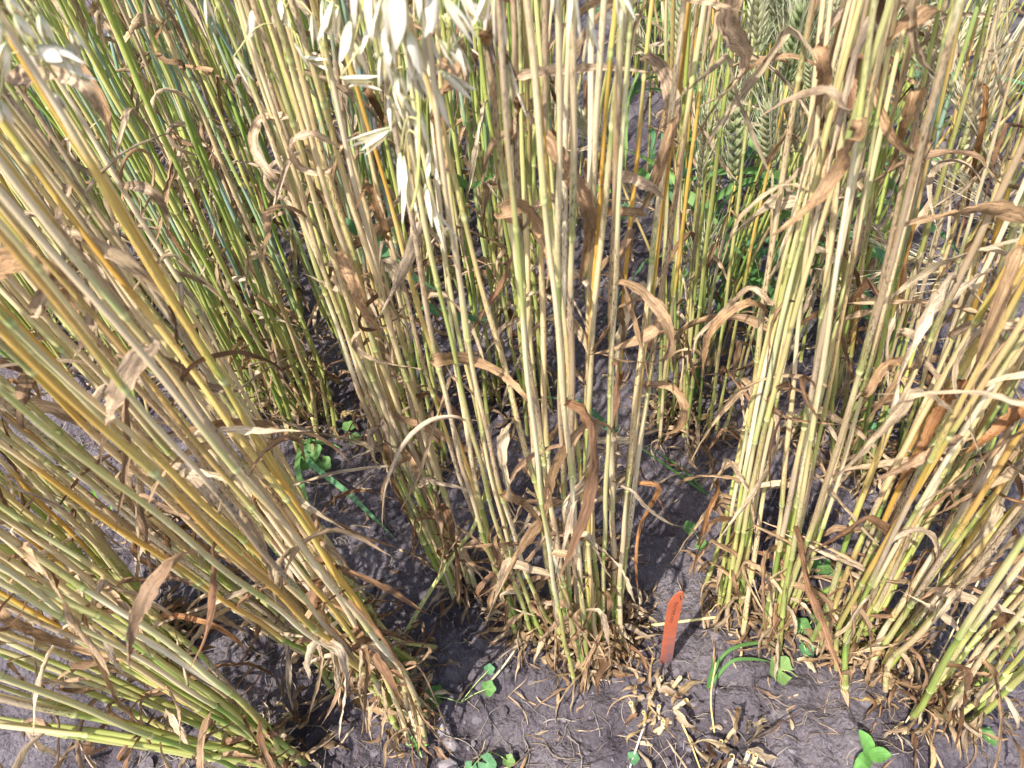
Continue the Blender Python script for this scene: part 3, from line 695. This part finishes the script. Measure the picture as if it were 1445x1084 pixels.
for a in [
    ([(768, 188), (800, 240), (828, 290), (830, 340), (818, 405)], C0, 13, MID, 0, (.2, 0, -.4, .5)),
    ([(740, 105), (790, 100), (850, 95), (920, 102)], C0, 7, TAN, 0, (.6, .2, .5)),
    ([(912, 80), (935, 100), (950, 150), (945, 195), (940, 235)], C0, 13, TAN, 0, (.4, 0, .5, 1.2)),
    ([(1035, -20), (1032, 40), (1055, 80), (1045, 112), (1020, 135), (980, 155)], .30, 15, TAN, 0, (0, .2, .9, 1.3, .6)),
    ([(690, 40), (712, 80), (732, 115)], .30, 9, DRK, 0, (.2, .5)),
    ([(1212, 178), (1190, 230), (1150, 285), (1110, 320), (1075, 342)], .40, 10, MID, 0, (.3, .1, .9)),
    ([(1215, 178), (1190, 150), (1165, 130), (1115, 142), (1068, 168)], .40, 10, TAN, 0, (0, .8, .2, 1.0)),
    ([(1305, 20), (1248, 60), (1235, 110), (1245, 160), (1265, 200), (1305, 230)], .38, 11, MID, 0, (0, .3, .8, .2)),
    ([(1160, 70), (1165, 110), (1157, 160), (1170, 215), (1150, 290)], .42, 10, MID, 0, (0, .9, 1.5, .4)),
    ([(480, 210), (440, 190), (413, 205), (425, 236), (462, 242), (472, 215)], .37, 8, TAN, 0, (.7, .3, .9, .4)),
    ([(402, 165), (367, 170), (358, 208), (385, 250), (412, 272)], .40, 10, TAN, 0, (.5, 0, .6)),
    ([(215, 488), (192, 512), (165, 560), (150, 612), (142, 655)], .27, 15, TAN, 0, (-.2, 0, .5, 1.2)),
    ([(212, 508), (250, 522), (290, 545), (352, 554)], .27, 11, TAN, 0, (.4, .1, .3)),
    ([(-30, 395), (30, 365), (75, 380), (100, 420), (120, 470)], .25, 15, MID, 0, (.2, .6, .9)),
    ([(48, 440), (68, 405), (112, 405), (130, 435), (122, 475), (95, 520)], .26, 10, TAN, 0, (0, .8, .1, .9)),
    ([(115, 90), (150, 150), (158, 210), (174, 270), (168, 325)], .27, 11, MID, 0, (.2, .9, 1.6, .4)),
    ([(20, 110), (75, 102), (120, 122), (150, 175)], .27, 11, TAN, 0, (.2, .5, .2)),
    ([(560, 588), (600, 602), (650, 630), (692, 652)], .37, 10, MID, 0, (.3, .1, .6)),
    ([(768, 720), (782, 665), (805, 622), (830, 597), (860, 602), (874, 628)], .35, 11, MID, 0, (.3, 0, .5, .8)),
    ([(878, 530), (862, 575), (872, 635), (860, 690), (850, 720)], .36, 9, RED, 0, (.3, 1.2, .3)),
    ([(615, 507), (660, 508), (705, 525), (742, 560), (756, 585)], .37, 10, MID, 0, (.6, .2, .7)),
    ([(708, 300), (735, 292), (758, 318), (775, 365), (772, 400)], .36, 11, MID, 0, (.2, .4, .1)),
    ([(912, 542), (945, 545), (965, 570), (958, 605), (928, 616)], .36, 9, MID, 0, (.5, .1, .6)),
    ([(1085, 428), (1058, 408), (1022, 440), (985, 475), (978, 502)], .42, 8, TAN, 0, (.2, .5, .2)),
    ([(1083, 438), (1050, 430), (1003, 470), (990, 535)], .42, 9, MID, 0, (.3, .1, .9)),
    ([(1150, 575), (1205, 605), (1245, 640), (1278, 672)], .39, 8, TAN, 0, (.3, .9, .2)),
    ([(1358, 540), (1322, 590), (1300, 640), (1262, 690)], .39, 12, RED, 0, (.3, .8, .2)),
    ([(1460, 560), (1402, 612), (1362, 640)], .36, 13, RED, 0, (.2, .5)),
    ([(1225, 552), (1248, 518), (1278, 510), (1262, 545), (1222, 595)], .40, 9, MID, 0, (.1, .6, .1)),
    ([(1330, 545), (1302, 505), (1290, 470), (1262, 465)], .42, 9, TAN, 0, (.1, .6, .1)),
    ([(-20, 578), (60, 572), (130, 600), (200, 592), (290, 612)], .26, 11, TAN, 0, (.5, .1, .5)),
    ([(262, 612), (330, 596), (390, 604), (404, 622), (372, 618)], .28, 10, MID, 0, (.3, .8, .3)),
    ([(5, 868), (60, 898), (120, 918), (185, 935)], .22, 10, MID, 0, (.4, .1, .4)),
    ([(235, 868), (290, 878), (330, 900), (346, 918)], .27, 6, RED, 0, (.3, .1, .4)),
    ([(735, 140), (728, 180), (705, 240), (715, 300)], .38, 9, DRK, 0, (.3, .9, .1)),
    ([(640, 108), (620, 150), (625, 220), (640, 250)], .32, 13, MID, 0, (.1, .3, .2)),
    ([(480, 360), (500, 400), (515, 440), (540, 470)], .39, 12, MID, 0, (.1, .5, .1)),
    ([(545, 630), (560, 690), (590, 760), (600, 800)], .40, 8, DRK, 0, (.3, .8, .3)),
    ([(930, 690), (905, 740), (898, 790), (900, 835)], .37, 7, RED, 0, (.3, .8, .3)),
    ([(715, 700), (745, 715), (765, 745), (772, 770)], .36, 9, MID, 0, (.1, .5, .1)),
    ([(1292, 130), (1278, 175), (1262, 225), (1240, 262)], .40, 9, MID, 0, (.2, .8, .3)),
    ([(1392, 130), (1385, 190), (1372, 255), (1358, 330)], .40, 8, RED, 0, (.2, 1.0, .3)),
    ([(1290, 522), (1296, 492), (1278, 468), (1262, 480)], .43, 10, TAN, 0, (.2, .5, .1)),
    ([(1340, 475), (1372, 458), (1402, 468), (1425, 500)], .41, 8, TAN, 0, (.3, .7, .2)),
    ([(1185, 20), (1165, 50), (1158, 95), (1170, 120)], .42, 9, TAN, 0, (.2, .7, .2)),
    ([(850, 258), (880, 248), (915, 262), (940, 285)], .37, 8, TAN, 0, (.3, .6, .1)),
    ([(845, 300), (890, 298), (915, 305)], .37, 8, MID, 0, (.4, .7)),
    ([(1322, 640), (1290, 700), (1265, 745), (1240, 760)], .39, 9, RED, 0, (.2, .8, .3)),
    ([(520, 130), (540, 170), (530, 220), (545, 270)], .50, 9, DRK, 0, (.2, .9, .3)),
    ([(255, 90), (230, 85), (215, 60), (240, 20)], .50, 9, MID, 0, (.2, .5, .2)),
    ([(300, 100), (270, 95), (240, 88), (215, 82)], .52, 7, MID, 0, (.5, .3, .6)),
    ([(185, 262), (215, 270), (235, 300), (238, 335)], .36, 9, TAN, 0, (.2, .6, .2)),
    ([(95, 270), (85, 310), (100, 330), (130, 300)], .30, 8, TAN, 0, (.2, .6, .2)),
    ([(545, 330), (530, 290), (520, 260), (500, 300)], .45, 8, DRK, 0, (.2, .6, .2)),
    ([(690, 860), (700, 800), (690, 760), (705, 730)], .37, 7, MID, 0, (.2, .6, .2)),
    ([(985, 770), (1000, 720), (1012, 690), (1002, 650)], .42, 7, RED, 0, (.2, .6, .2)),
]: hero(*a)
for a in [([(490, 315), (530, 345), (575, 385), (622, 412)], .56, 15, GLEAF[3], 0, (.4, .1, .5)), ([(600, 432), (640, 446), (690, 452)], .58, 15, GLEAF[3], 0, (.4, .2)),
          ([(960, 250), (975, 215), (1000, 190), (1010, 175)], .75, 14, GLEAF[3], 0, (.2, .4)), ([(640, 250), (665, 262), (700, 245)], .6, 12, GLEAF[1], 0, (.2, .5)),
          ([(860, 605), (820, 570), (770, 560)], .5, 9, GLEAF[3], 0, (.2, .5))]:
    hero(*a, green=True, fold=.15)

# ------------------------------------------------------------------ drooping oat panicles close to the lens
def hero_panicle(root, origin, axis_px, rng_m, spks):
    P = catmull([at_range(u, v, r * .86) for (u, v), r in zip(axis_px, rng_m)], 24); mb = MB()
    tube(mb, P, np.linspace(.0013, .0006, 24), np.array([*hexc('#b5b56c'), 0]), sides=6); S_ = []
    for (u0, v0, u1, v1, wpx, r) in spks:
        r *= .86
        a = at_range(u0, v0, r); b = at_range(u1, v1, r + R.uniform(-.012, .012)); i = np.linalg.norm(P - a, axis=1).argmin(); i = max(0, i - 2)
        m = (P[i] + a) / 2 + np.array([0, 0, .008]); tube(mb, catmull([P[i], m, a], 8), .0004, np.array([*hexc('#c4bd80'), 0]), sides=4)
        S_.append((a, b, 1.6 * wpx * r / FPX))
    pan = mb.build('panicle', STEM, root, origin)
    for a, b, wd in S_:
        m2 = MB(); spikelet_mesh(m2, a, b - a, np.linalg.norm(b - a), wd, R.uniform(.12, .4), nrm=unit(CAM - a) + rng.normal(0, .3, 3)); m2.build('spikelet', HUSK, pan, origin)
pr = front
hero_panicle(pr, front_o, [(500, -120), (545, -30), (575, 60), (590, 140), (590, 250), (580, 300)], [.42, .41, .40, .40, .41, .42],
    [(560, -20, 565, 70, 24, .36), (545, -10, 535, 60, 22, .37), (575, 40, 590, 112, 20, .37), (548, 60, 552, 110, 18, .39), (585, 100, 600, 140, 16, .40), (530, 20, 520, 80, 20, .40),
     (480, 110, 540, 118, 11, .41), (530, 108, 490, 118, 10, .42), (555, 180, 490, 204, 11, .43), (552, 182, 512, 216, 12, .43), (565, 215, 568, 275, 14, .42), (570, 220, 580, 315, 13, .42), (590, 150, 598, 225, 17, .41),
     (548, 135, 560, 185, 14, .42), (575, 145, 588, 190, 14, .42), (600, 260, 615, 320, 13, .42), (605, 210, 612, 260, 12, .43), (605, 285, 640, 350, 11, .43), (560, 100, 570, 150, 16, .41), (500, 60, 512, 108, 16, .42)])
hero_panicle(pr, front_o, [(640, -140), (650, -60), (645, -10), (635, 40), (632, 90)], [.40, .38, .38, .39, .40],
    [(625, -5, 672, 60, 19, .36), (650, -20, 672, 35, 16, .37), (690, -20, 676, 40, 14, .37), (700, -30, 707, 70, 16, .38), (620, 100, 670, 135, 13, .41), (620, 55, 650, 100, 14, .40), (640, 60, 662, 105, 13, .40), (655, 0, 690, 30, 12, .39), (710, 60, 727, 170, 10, .42), (635, 40, 645, 90, 12, .41)])
hero_panicle(pr, front_o, [(800, -150), (808, -60), (812, 0)], [.40, .38, .38],
    [(808, -20, 810, 62, 14, .37), (870, -30, 886, 35, 13, .37), (830, 20, 838, 80, 9, .42), (780, -40, 784, 20, 13, .37)])
hero_panicle(pr, front_o, [(470, -120), (500, -30), (525, 40), (540, 100)], [.40, .38, .38, .39],
    [(500, -30, 506, 40, 18, .38), (520, -20, 528, 55, 20, .37), (590, -40, 598, 30, 20, .36), (612, -20, 604, 50, 18, .37), (495, 30, 486, 90, 16, .40), (540, 70, 545, 125, 17, .39), (600, 40, 612, 100, 18, .38), (470, 0, 460, 60, 14, .41),
     (555, 120, 575, 165, 14, .41), (585, 60, 580, 130, 18, .38), (615, 120, 625, 180, 13, .42), (540, 20, 552, 90, 22, .37)])
lr = [o for o in COL.objects if o.get('label', '').startswith('large oat clump')][0]; lo = np.array(lr.location)
hero_panicle(lr, lo, [(-40, -60), (10, 0), (45, 60), (80, 110)], [.42, .41, .41, .42],
    [(50, 65, 95, 92, 13, .40), (70, 62, 118, 100, 14, .40), (5, -10, 30, 25, 12, .40), (30, 60, 60, 100, 11, .42), (75, 130, 95, 160, 12, .42), (10, 60, 0, 110, 16, .40), (0, 140, 12, 175, 12, .41), (90, 95, 140, 120, 9, .43), (20, 20, 48, 60, 14, .39), (55, 20, 70, 62, 14, .39), (100, 40, 120, 82, 12, .41), (0, 30, -10, 75, 14, .39), (95, 60, 108, 110, 13, .40)])
mr = [o for o in COL.objects if o.get('label', '').startswith('dense green-stemmed')][0]; mo = np.array(mr.location)
hero_panicle(mr, mo, [(380, -80), (400, 0), (420, 60), (430, 110)], [.58, .57, .57, .58],
    [(395, 0, 402, 40, 9, .55), (415, 60, 440, 95, 8, .56), (430, 80, 462, 92, 8, .56), (360, 10, 352, 55, 8, .57), (455, 0, 462, 60, 12, .50), (478, 10, 470, 60, 11, .50), (290, -5, 298, 35, 9, .55), (330, 80, 355, 118, 9, .55), (440, 20, 446, 70, 10, .52)])

# ------------------------------------------------------------------ orange plant label
def plant_label():
    B = gpt(933, 938); k = -.12
    def pp(u, v): return onplane(u, v, B[1], k)
    out = [(929, 950), (931.5, 935), (938, 880), (942.5, 854), (946, 848), (953, 840), (959, 836), (963.5, 836), (965, 840), (962, 858), (957, 880), (950, 925), (947, 950)]
    F = np.array([pp(u, v) for u, v in out]); n = unit(np.cross(F[3] - F[0], F[-1] - F[0])); n = n if n @ (CAM - B) > 0 else -n
    # sink the foot of the stake into the soil
    dn = unit(F[0] - F[3]); F[0] += dn * .03; F[-1] += dn * .03
    N = len(F); mb = MB(); C = np.tile([*hexc('#c4633f'), 0], (2 * N, 1))
    for i in (0, 1, N - 1, N - 2): C[i, 3] = C[i + N, 3] = (1.0, .62, .42)[0 if i in (0, N - 1) else (1 if i == N - 2 else 2)]
    V = np.vstack([F, F - n * .0014]); mb.raw(V, [list(range(N)), list(range(2 * N - 1, N - 1, -1))] + [[i, i + N, (i + 1) % N + N, (i + 1) % N] for i in range(N)], C)
    o = mb.build('plant_label', STAKE, None, B, smooth=False)
    tag(o, 'orange plastic plant label stuck in the soil with faded handwriting', 'plant label')
    bv = o.modifiers.new('edge', 'BEVEL'); bv.width = .0005; bv.segments = 2; bv.limit_method = 'ANGLE'
    m2 = MB()
    strokes = [[(959.5, 840), (960.3, 843), (960.6, 846.5)], [(960.2, 843), (961, 845.5)]]
    rr = random.Random(5)
    for i in range(15):
        t = i / 14; cx = 954.5 - 8 * t; cy = 850 + 28 * t
        strokes.append([(cx - 2 + rr.uniform(-.6, .6), cy + rr.uniform(-.5, .5)), (cx + rr.uniform(-.8, .8), cy - 1 + rr.uniform(-.6, .6)), (cx + 2 + rr.uniform(-.6, .4), cy + rr.uniform(-.2, .9))])
    for st in strokes:
        P = np.array([pp(u, v) for u, v in st]) + n * .0003; wv = .00042
        T = np.gradient(P, axis=0); sd = np.cross(T, n); sd /= np.linalg.norm(sd, axis=1)[:, None]
        k_ = len(P); m2.raw(np.vstack([P - sd * wv, P + sd * wv]), [[i, i + 1, i + 1 + k_, i + k_] for i in range(k_ - 1)], np.array([*hexc('#4a2a1c'), 0]))
    m2.build('handwriting', CLOD, o, B, smooth=False)
plant_label()

# ------------------------------------------------------------------ cut stubble
def stubble(label, segs):
    bx = np.mean([gpt(*s[0]) for s in segs], axis=0); root = empty('stubble_tuft', bx); tag(root, label, 'stubble', 'cut stubble tufts')
    for (b, tpx, h) in segs:
        B = gpt(*b); d = ray(*tpx); t = (h + B[2] - H) / d[2]; T = CAM + d * t; r = R.uniform(.002, .0029)
        P = np.array([B - (T - B) * .3, B, (B + T) / 2 + rng.normal(0, .001, 3), T]); P = catmull(P, 8); ax = unit(P[-1] - P[-2])
        c = pick(STRAW) * .95; mb = MB(); Q = np.vstack([P, [P[-1] + ax * .0002, P[-1] - ax * .0002, P[-1] - ax * .008]])
        cols = np.array([[*c, .3]] * 8 + [[*hexc('#d3c08c'), 0], [*hexc('#c0a565'), 0], [*hexc('#94773f'), 0]])
        rad = np.array([r] * 8 + [r * .8, r * .62, r * .55])
        T_, N_, B_ = frames(P); N_ = np.vstack([N_, np.repeat(N_[-1:], 3, 0)]); B_ = np.vstack([B_, np.repeat(B_[-1:], 3, 0)])
        a = np.arange(10) / 10 * 6.2832
        V = Q[:, None] + rad[:, None, None] * (np.cos(a)[None, :, None] * N_[:, None] + np.sin(a)[None, :, None] * B_[:, None])
        mb.grid(V, np.repeat(cols[:, None], 10, 1), np.stack(np.broadcast_arrays(np.cos(a)[None], np.sin(a)[None], np.linspace(0, 5, 11)[:, None]), -1), close=True, cap=True)
        mb.build('cut_stem', STEM, root, bx)
    basal_litter(root, bx, .024, 24)
stubble('tuft of cut hollow stubble in front of the orange label', [((921, 977), (934, 956), .045), ((941, 980), (960, 956), .045), ((952, 1000), (969, 988), .03), ((916, 1000), (918, 980), .035), ((894, 1010), (890, 992), .03),
    ((930, 1014), (930, 997), .03), ((908, 1020), (908, 1005), .03), ((930, 1034), (936, 1018), .025), ((924, 1032), (938, 1025), .02)])
stubble('tuft of cut hollow stubble at the bottom edge, right of centre', [((1026, 1044), (1037, 1029), .035), ((1012, 1056), (1018, 1046), .03), ((1030, 1080), (1033, 1067), .025), ((1050, 1076), (1056, 1062), .025), ((1060, 1080), (1066, 1066), .02)])

# ------------------------------------------------------------------ weeds
def round_leaf(mb, c, n, fwd, rad, col, lobes=5):
    n = unit(n); x = unit(fwd - n * (fwd @ n)); y = np.cross(n, x); A = np.linspace(.28, 2 * math.pi - .28, 26); rows = []
    for q in (0.02, .4, .75, 1.0):
        rr = rad * q * (1 + .09 * np.cos(lobes * A) * q - .5 * np.exp(-((np.minimum(A, 6.283 - A)) / .3) ** 2) * .2)
        zz = rad * (.28 * q * q + .05 * q * np.cos(A * lobes))
        rows.append(c + np.outer(-np.cos(A) * rr, x) + np.outer(np.sin(A) * rr, y) + np.outer(zz, n))
    V = np.array(rows); CC = np.tile([*col, 0], (4, 26, 1)); CC[0, :, :3] *= 1.25; CC[1:, :, :3] *= (1 + .22 * np.maximum(0, np.cos(lobes * A)) ** 6)[None, :, None]
    T = np.stack([np.cos(A)[None] * np.array([[0], [.4], [.7], [1]]), np.sin(A)[None] * np.array([[0], [.4], [.7], [1]]), np.zeros((4, 26))], -1); mb.grid(V, CC, T)
def mallow(label, px, leaves, group=None):
    B = gpt(*px); root = empty('mallow_seedling', B); tag(root, label, 'weed', group)
    for (u, v, rpx, h) in leaves:
        d = ray(u, v); g = gpt(u, v); t = (g[2] + h - H) / d[2]; c = CAM + d * t; rad = rpx * np.linalg.norm(c - CAM) / FPX
        m = MB(); P = catmull([B, (B + c) / 2 + np.array([0, 0, h * .3]), c], 10); tube(m, P, .0006, np.array([*hexc('#9fb36a'), 0]), sides=5); pet = m.build('leaf_stalk', STEM, root, B)
        m = MB(); round_leaf(m, c, np.array([R.uniform(-.4, .4), R.uniform(-.5, .1), 1]), unit(c - B + rng.normal(0, .002, 3)), rad, pick(GLEAF)); m.build('leaf_blade', GREEN, pet, B)
G_ = 'small weeds on the soil'
for lab, px, lv in [
    ('two-leaved mallow seedling beside the pale stones near the bottom edge', (650, 992), [(615, 983, 14, .015), (688, 972, 10, .015), (690, 945, 7, .012)]),
    ('mallow seedling with round leaves half cut off by the bottom edge', (690, 1060), [(688, 1078, 13, .015), (665, 1084, 9, .012), (717, 1074, 8, .014)]),
    ('mallow seedling with one broad leaf on the pale soil right of the stubble', (1125, 955), [(1100, 945, 17, .02)]),
    ('mallow seedling at the foot of the slim oat clump', (1128, 905), [(1131, 884, 11, .03), (1137, 918, 10, .015), (1150, 870, 9, .03)]),
    ('young mallow with two leaves in the shade left of the small leaning clump', (495, 622), [(492, 603, 9, .02), (501, 620, 9, .015)]),
    ('lobed mallow weed behind the grass blades, left of centre', (450, 650), [(440, 640, 16, .03), (455, 655, 12, .02), (430, 655, 10, .02)]),
    ('mallow seedling behind the golden clump, close to its feet', (1165, 815), [(1160, 800, 13, .03), (1180, 812, 10, .02)]),
    ('single round weed leaf near the lower right corner', (1396, 1050), [(1394, 1040, 10, .012)]),
    ('tiny mallow at the bottom edge left of the second stubble tuft', (895, 1075), [(894, 1070, 8, .01)]),
    ('mallow leaves low in the gap right of the middle clump', (985, 760), [(972, 745, 9, .015), (990, 770, 8, .01)]),
    ('weed with dark round leaves in the shade behind the golden oats', (1240, 640), [(1235, 610, 13, .05), (1255, 590, 11, .05), (1215, 630, 12, .04)]),
    ('cluster of broad green weed leaves under the wheat ears', (1105, 440), [(1110, 225, 22, .28), (1090, 260, 20, .26), (1120, 290, 22, .2), (1140, 320, 20, .15), (1080, 320, 18, .15), (1105, 200, 16, .3), (1125, 250, 20, .25)]),
    ('green weed among the stalks at the upper edge of the wheat plot', (1180, 420), [(1190, 300, 16, .2), (1170, 330, 18, .15), (1205, 350, 15, .12)]),
    ('leafy green weed standing close to the bare strip under the nearest wheat ears', (990, 470), [(975, 340, 16, .18), (1000, 360, 18, .14), (985, 300, 15, .22), (1015, 320, 17, .16), (1030, 390, 16, .1), (960, 390, 13, .1)]),
    ('leafy green weed between the wheat and the slim oat clump', (1065, 520), [(1050, 380, 17, .14), (1075, 400, 18, .12), (1060, 350, 16, .18), (1090, 430, 15, .08), (1040, 440, 14, .07)]),
    ('green weed filling the gap behind the slim pale oat stems', (1230, 480), [(1225, 390, 17, .12), (1250, 410, 17, .1), (1240, 360, 15, .15), (1215, 440, 14, .06), (1270, 440, 15, .05)]),
    ('green weed showing between stems at the top centre', (870, 330), [(850, 270, 12, .1), (905, 250, 12, .14), (880, 300, 12, .06)]),
    ('mallow weed deep between the second row stems, left of centre', (345, 520), [(370, 455, 12, .05), (385, 440, 10, .05), (350, 500, 9, .03)]),
]: mallow(lab, px, lv, G_)
def broad_weed():
    B = gpt(1225, 1070); root = empty('broadleaf_weed', B); tag(root, 'two-leaved broad-leaf weed at the bottom edge near the right corner', 'weed', G_)
    for (u, v, h) in ((1212, 1030, .035), (1258, 1066, .03), (1205, 1084, .015)):
        d = ray(u, v); c = CAM + d * ((B[2] + h - H) / d[2]); m = MB(); P = catmull([B + np.array([0, 0, .006]), B * .5 + c * .5 + np.array([0, 0, .008]), c], 14)
        T = np.linspace(0, 1, 14); ribbon(m, P, .016 * np.sin(np.clip(T ** .8 * .96 + .03, 0, 1) * math.pi) ** .8 + .0004, np.tile([0, -.25, 1.], (14, 1)), hexc('#6f9e52'), fold=.3, across=7); m.build('leaf_blade', GREEN, root, B)
broad_weed()
def grass_weed(label, base, blades, wd, cols):
    B = gpt(*base); root = empty('grass_weed', B); tag(root, label, 'weed', G_)
    for bl in blades:
        pts = [B]
        for (u, v, h) in bl:
            d = ray(u, v); g = gpt(u, v); pts.append(CAM + d * ((g[2] + h - H) / d[2]))
        m = MB(); blade(m, pts, wd, pick(cols), fold=.18, twist=(.1, .4), ref=np.array([0, -.3, 1.]), crumple=.01); m.build('leaf_blade', GREEN, root, B)
grass_weed('grass weed with broad bluish blades lying over the soil, left of centre', (425, 625), [[(440, 655, .03), (490, 695, .03), (560, 762, .006)], [(420, 660, .03), (428, 690, .02), (450, 760, .02)], [(460, 625, .02), (480, 632, .01)], [(440, 620, .05), (425, 608, .07)]], .009, [GLEAF[1], GLEAF[3]])
grass_weed('arching grass weed on the soil between the label and the slim oat clump', (998, 972), [[(1030, 935, .02), (1060, 930, .022), (1090, 934, .01)], [(1020, 925, .03), (1060, 908, .03), (1110, 912, .015)], [(1005, 940, .03), (1003, 920, .05)]], .0045, [GLEAF[0]])
grass_weed('thin grass sprig crossing the soil right of the middle clump', (1000, 700), [[(960, 660, .02), (905, 625, .05)], [(930, 650, .04), (870, 610, .08)]], .004, [GLEAF[0]])
grass_weed('tuft of fine bright green grass at the left edge of the gap', (150, 740), [[(120, 700, .05), (90, 660, .09)], [(110, 710, .04), (60, 680, .07)], [(130, 690, .06), (110, 650, .1)], [(160, 700, .05), (150, 660, .08)]], .004, [hexc('#6da53f')])
grass_weed('spiky pale green seedling below the foot of the large leaning clump', (588, 1052), [[(580, 1040, .012), (572, 1030, .02)], [(595, 1040, .012), (602, 1030, .018)], [(590, 1036, .014), (588, 1022, .022)], [(580, 1052, .01), (572, 1050, .012)], [(598, 1052, .01), (606, 1050, .012)], [(592, 1062, .008), (596, 1070, .008)]], .004, [hexc('#8fb56a')])

# ------------------------------------------------------------------ fallen stalks
def fallen(label, px, hs, r, col, ear=False, name='fallen_stalk'):
    pts = []
    for (u, v), h in zip(px, hs):
        g = gpt(u, v); d = ray(u, v); pts.append(CAM + d * ((g[2] + h - H) / d[2]))
    P = catmull(pts, 24); mb = MB(); tube(mb, P, np.linspace(r, r * .75, 24), np.array([*col, .3]), sides=7); o = mb.build(name, STEM, None, P[0]); tag(o, label, 'straw')
    if ear:
        m2 = MB(); ear_mesh(m2, P[-1], P[-1] - P[-4], .05, .009, hexc('#cdb98f'), hexc('#d8c9a2'), .05, 16, flat=True); m2.build('ear', HUSK, o, P[0])
    return o
fallen('pale green bent stalk propped against the middle clump, foot on the soil', [(552, 935), (566, 905), (600, 845), (650, 770), (668, 745), (690, 680)], [.005, .03, .1, .2, .24, .32], .0026, hexc('#c0c07c'))
fallen('pale yellow straw lying across the soil behind the orange label', [(885, 887), (940, 880), (1010, 871)], [.012, .012, .01], .0022, hexc('#d3c886'))
fallen('thin white straw on the soil below the large leaning clump', [(468, 966), (440, 1000), (403, 1042)], [.01, .006, .004], .0011, hexc('#e0d9c6'))
fallen('short straw beside the round mallow leaf near the bottom', [(692, 962), (712, 938), (735, 905)], [.004, .012, .02], .0014, hexc('#cdbd95'))
fallen('thin straw with a shed ear at the feet of the corner clump', [(1395, 792), (1340, 900), (1292, 995), (1278, 1020)], [.14, .08, .02, .006], .0011, hexc('#cbb88c'), ear=True)
fallen('slender bleached straw below the stubble, leaning towards the bottom edge', [(910, 1022), (900, 1050), (888, 1086)], [.012, .008, .004], .0013, hexc('#c9c0b4'))
fallen('thin yellow straw at the bottom edge between the two stubble tufts', [(963, 1022), (975, 1050), (990, 1090)], [.01, .008, .004], .0011, hexc('#d6c57e'))
fallen('upright yellow grass stalk in the soil right of the stubble', [(1008, 1034), (1003, 985), (1010, 935)], [.0, .03, .06], .0011, hexc('#cdb878'))

# ------------------------------------------------------------------ pale stones, clods, threads of root and chaff
def lump(mb, c, r, col, flat=.7, seg=(6, 4)):
    th = np.linspace(0, math.pi, seg[1] + 1); ph = np.arange(seg[0]) / seg[0] * 6.2832
    q = r * (1 + rng.normal(0, .16, (len(th), seg[0]))); q[0] = q[0].mean(); q[-1] = q[-1].mean()
    V = np.stack([q * np.sin(th)[:, None] * np.cos(ph), q * np.sin(th)[:, None] * np.sin(ph), q * np.cos(th)[:, None] * np.ones_like(ph) * flat], -1) * np.array([R.uniform(.8, 1.3), R.uniform(.8, 1.3), 1])
    mb.grid(V + c, np.tile([*col, 0], (len(th), seg[0], 1)), V * 100, close=True)
for lab, u, v, r, col in [('chalky white stone at the bottom edge left of the small mallow', 632, 1080, .009, '#7d7577'), ('pale clod of soil beside the two-leaved mallow', 622, 1022, .010, '#8d8485'), ('small grey stone below the pale clod', 636, 1050, .009, '#7f7678'),
                          ('grey oval pebble on the shaded soil near the small clump', 519, 830, .009, '#7d767c'), ('flat grey stone left of the propped stalk foot', 582, 930, .015, '#8a8083')]:
    g = gpt(u, v); mb = MB(); lump(mb, g, r, hexc(col), .65, (14, 9)); o = mb.build('stone', CLOD, None, g); tag(o, lab, 'stone')
def rand_ground(n, dens=1.0):
    out = []
    while len(out) < n:
        y = .12 + 1.25 * R.random() ** 1.5; x = R.uniform(-.75, .95)
        if abs(x) < .25 + .75 * y: out.append((x, y))
    return out
mb = MB()
for x, y in rand_ground(6500):
    r = .0009 + .0055 * R.random() ** 5; lump(mb, np.array([x, y, float(hgt(x, y)) + r * .25]), r, lerp(hexc('#4c4549'), hexc('#726a6e'), R.random() ** 1.6), seg=(5, 3))
for x, y in rand_ground(260):
    r = R.uniform(.004, .011); lump(mb, np.array([x, y, float(hgt(x, y)) - r * .15]), r, lerp(hexc('#4c4549'), hexc('#6c6468'), R.random()), flat=.6, seg=(9, 6))
tag(mb.build('soil_crumbs', CLOD, smooth=False), 'crumbs and clods of grey soil scattered over the ground', 'soil', kind='stuff')
mb = MB()
for x, y in rand_ground(1500):
    a = R.uniform(0, 6.28); L = R.uniform(.015, .075); p = np.array([x, y]); pts = []
    for k in range(7):
        pts.append([p[0], p[1], float(hgt(p[0], p[1])) + .0012 + (R.random() ** 3) * .006]); a += R.gauss(0, .45); p = p + np.array([math.cos(a), math.sin(a)]) * L / 6
    tube(mb, catmull(pts, 10), R.uniform(.0003, .0007), np.array([*lerp(hexc('#a0958a'), hexc('#7a6a58'), R.random()), 0]), sides=3)
tag(mb.build('root_threads', STEM), 'thin dry rootlets and straw threads lying on the soil', 'debris', kind='stuff')
mb = MB()
for x, y in rand_ground(900):
    a = R.uniform(0, 6.28); L = R.uniform(.008, .05); z = float(hgt(x, y)) + .002; d = np.array([math.cos(a), math.sin(a), R.uniform(-.1, .2)]); pts = [np.array([x, y, z])]
    for k in range(5):
        d = unit(d + rng.normal(0, .25, 3) * np.array([1, 1, .6])); q = pts[-1] + d * L / 5; q[2] = max(q[2], float(hgt(q[0], q[1])) + .0015); pts.append(q)
    blade(mb, np.array(pts), R.uniform(.0015, .006), lerp(pick(BRN), pick(PALE), R.random()), nseg=10)
tag(mb.build('leaf_litter', DRY), 'shreds of withered leaves and chaff on the soil', 'litter', kind='stuff')
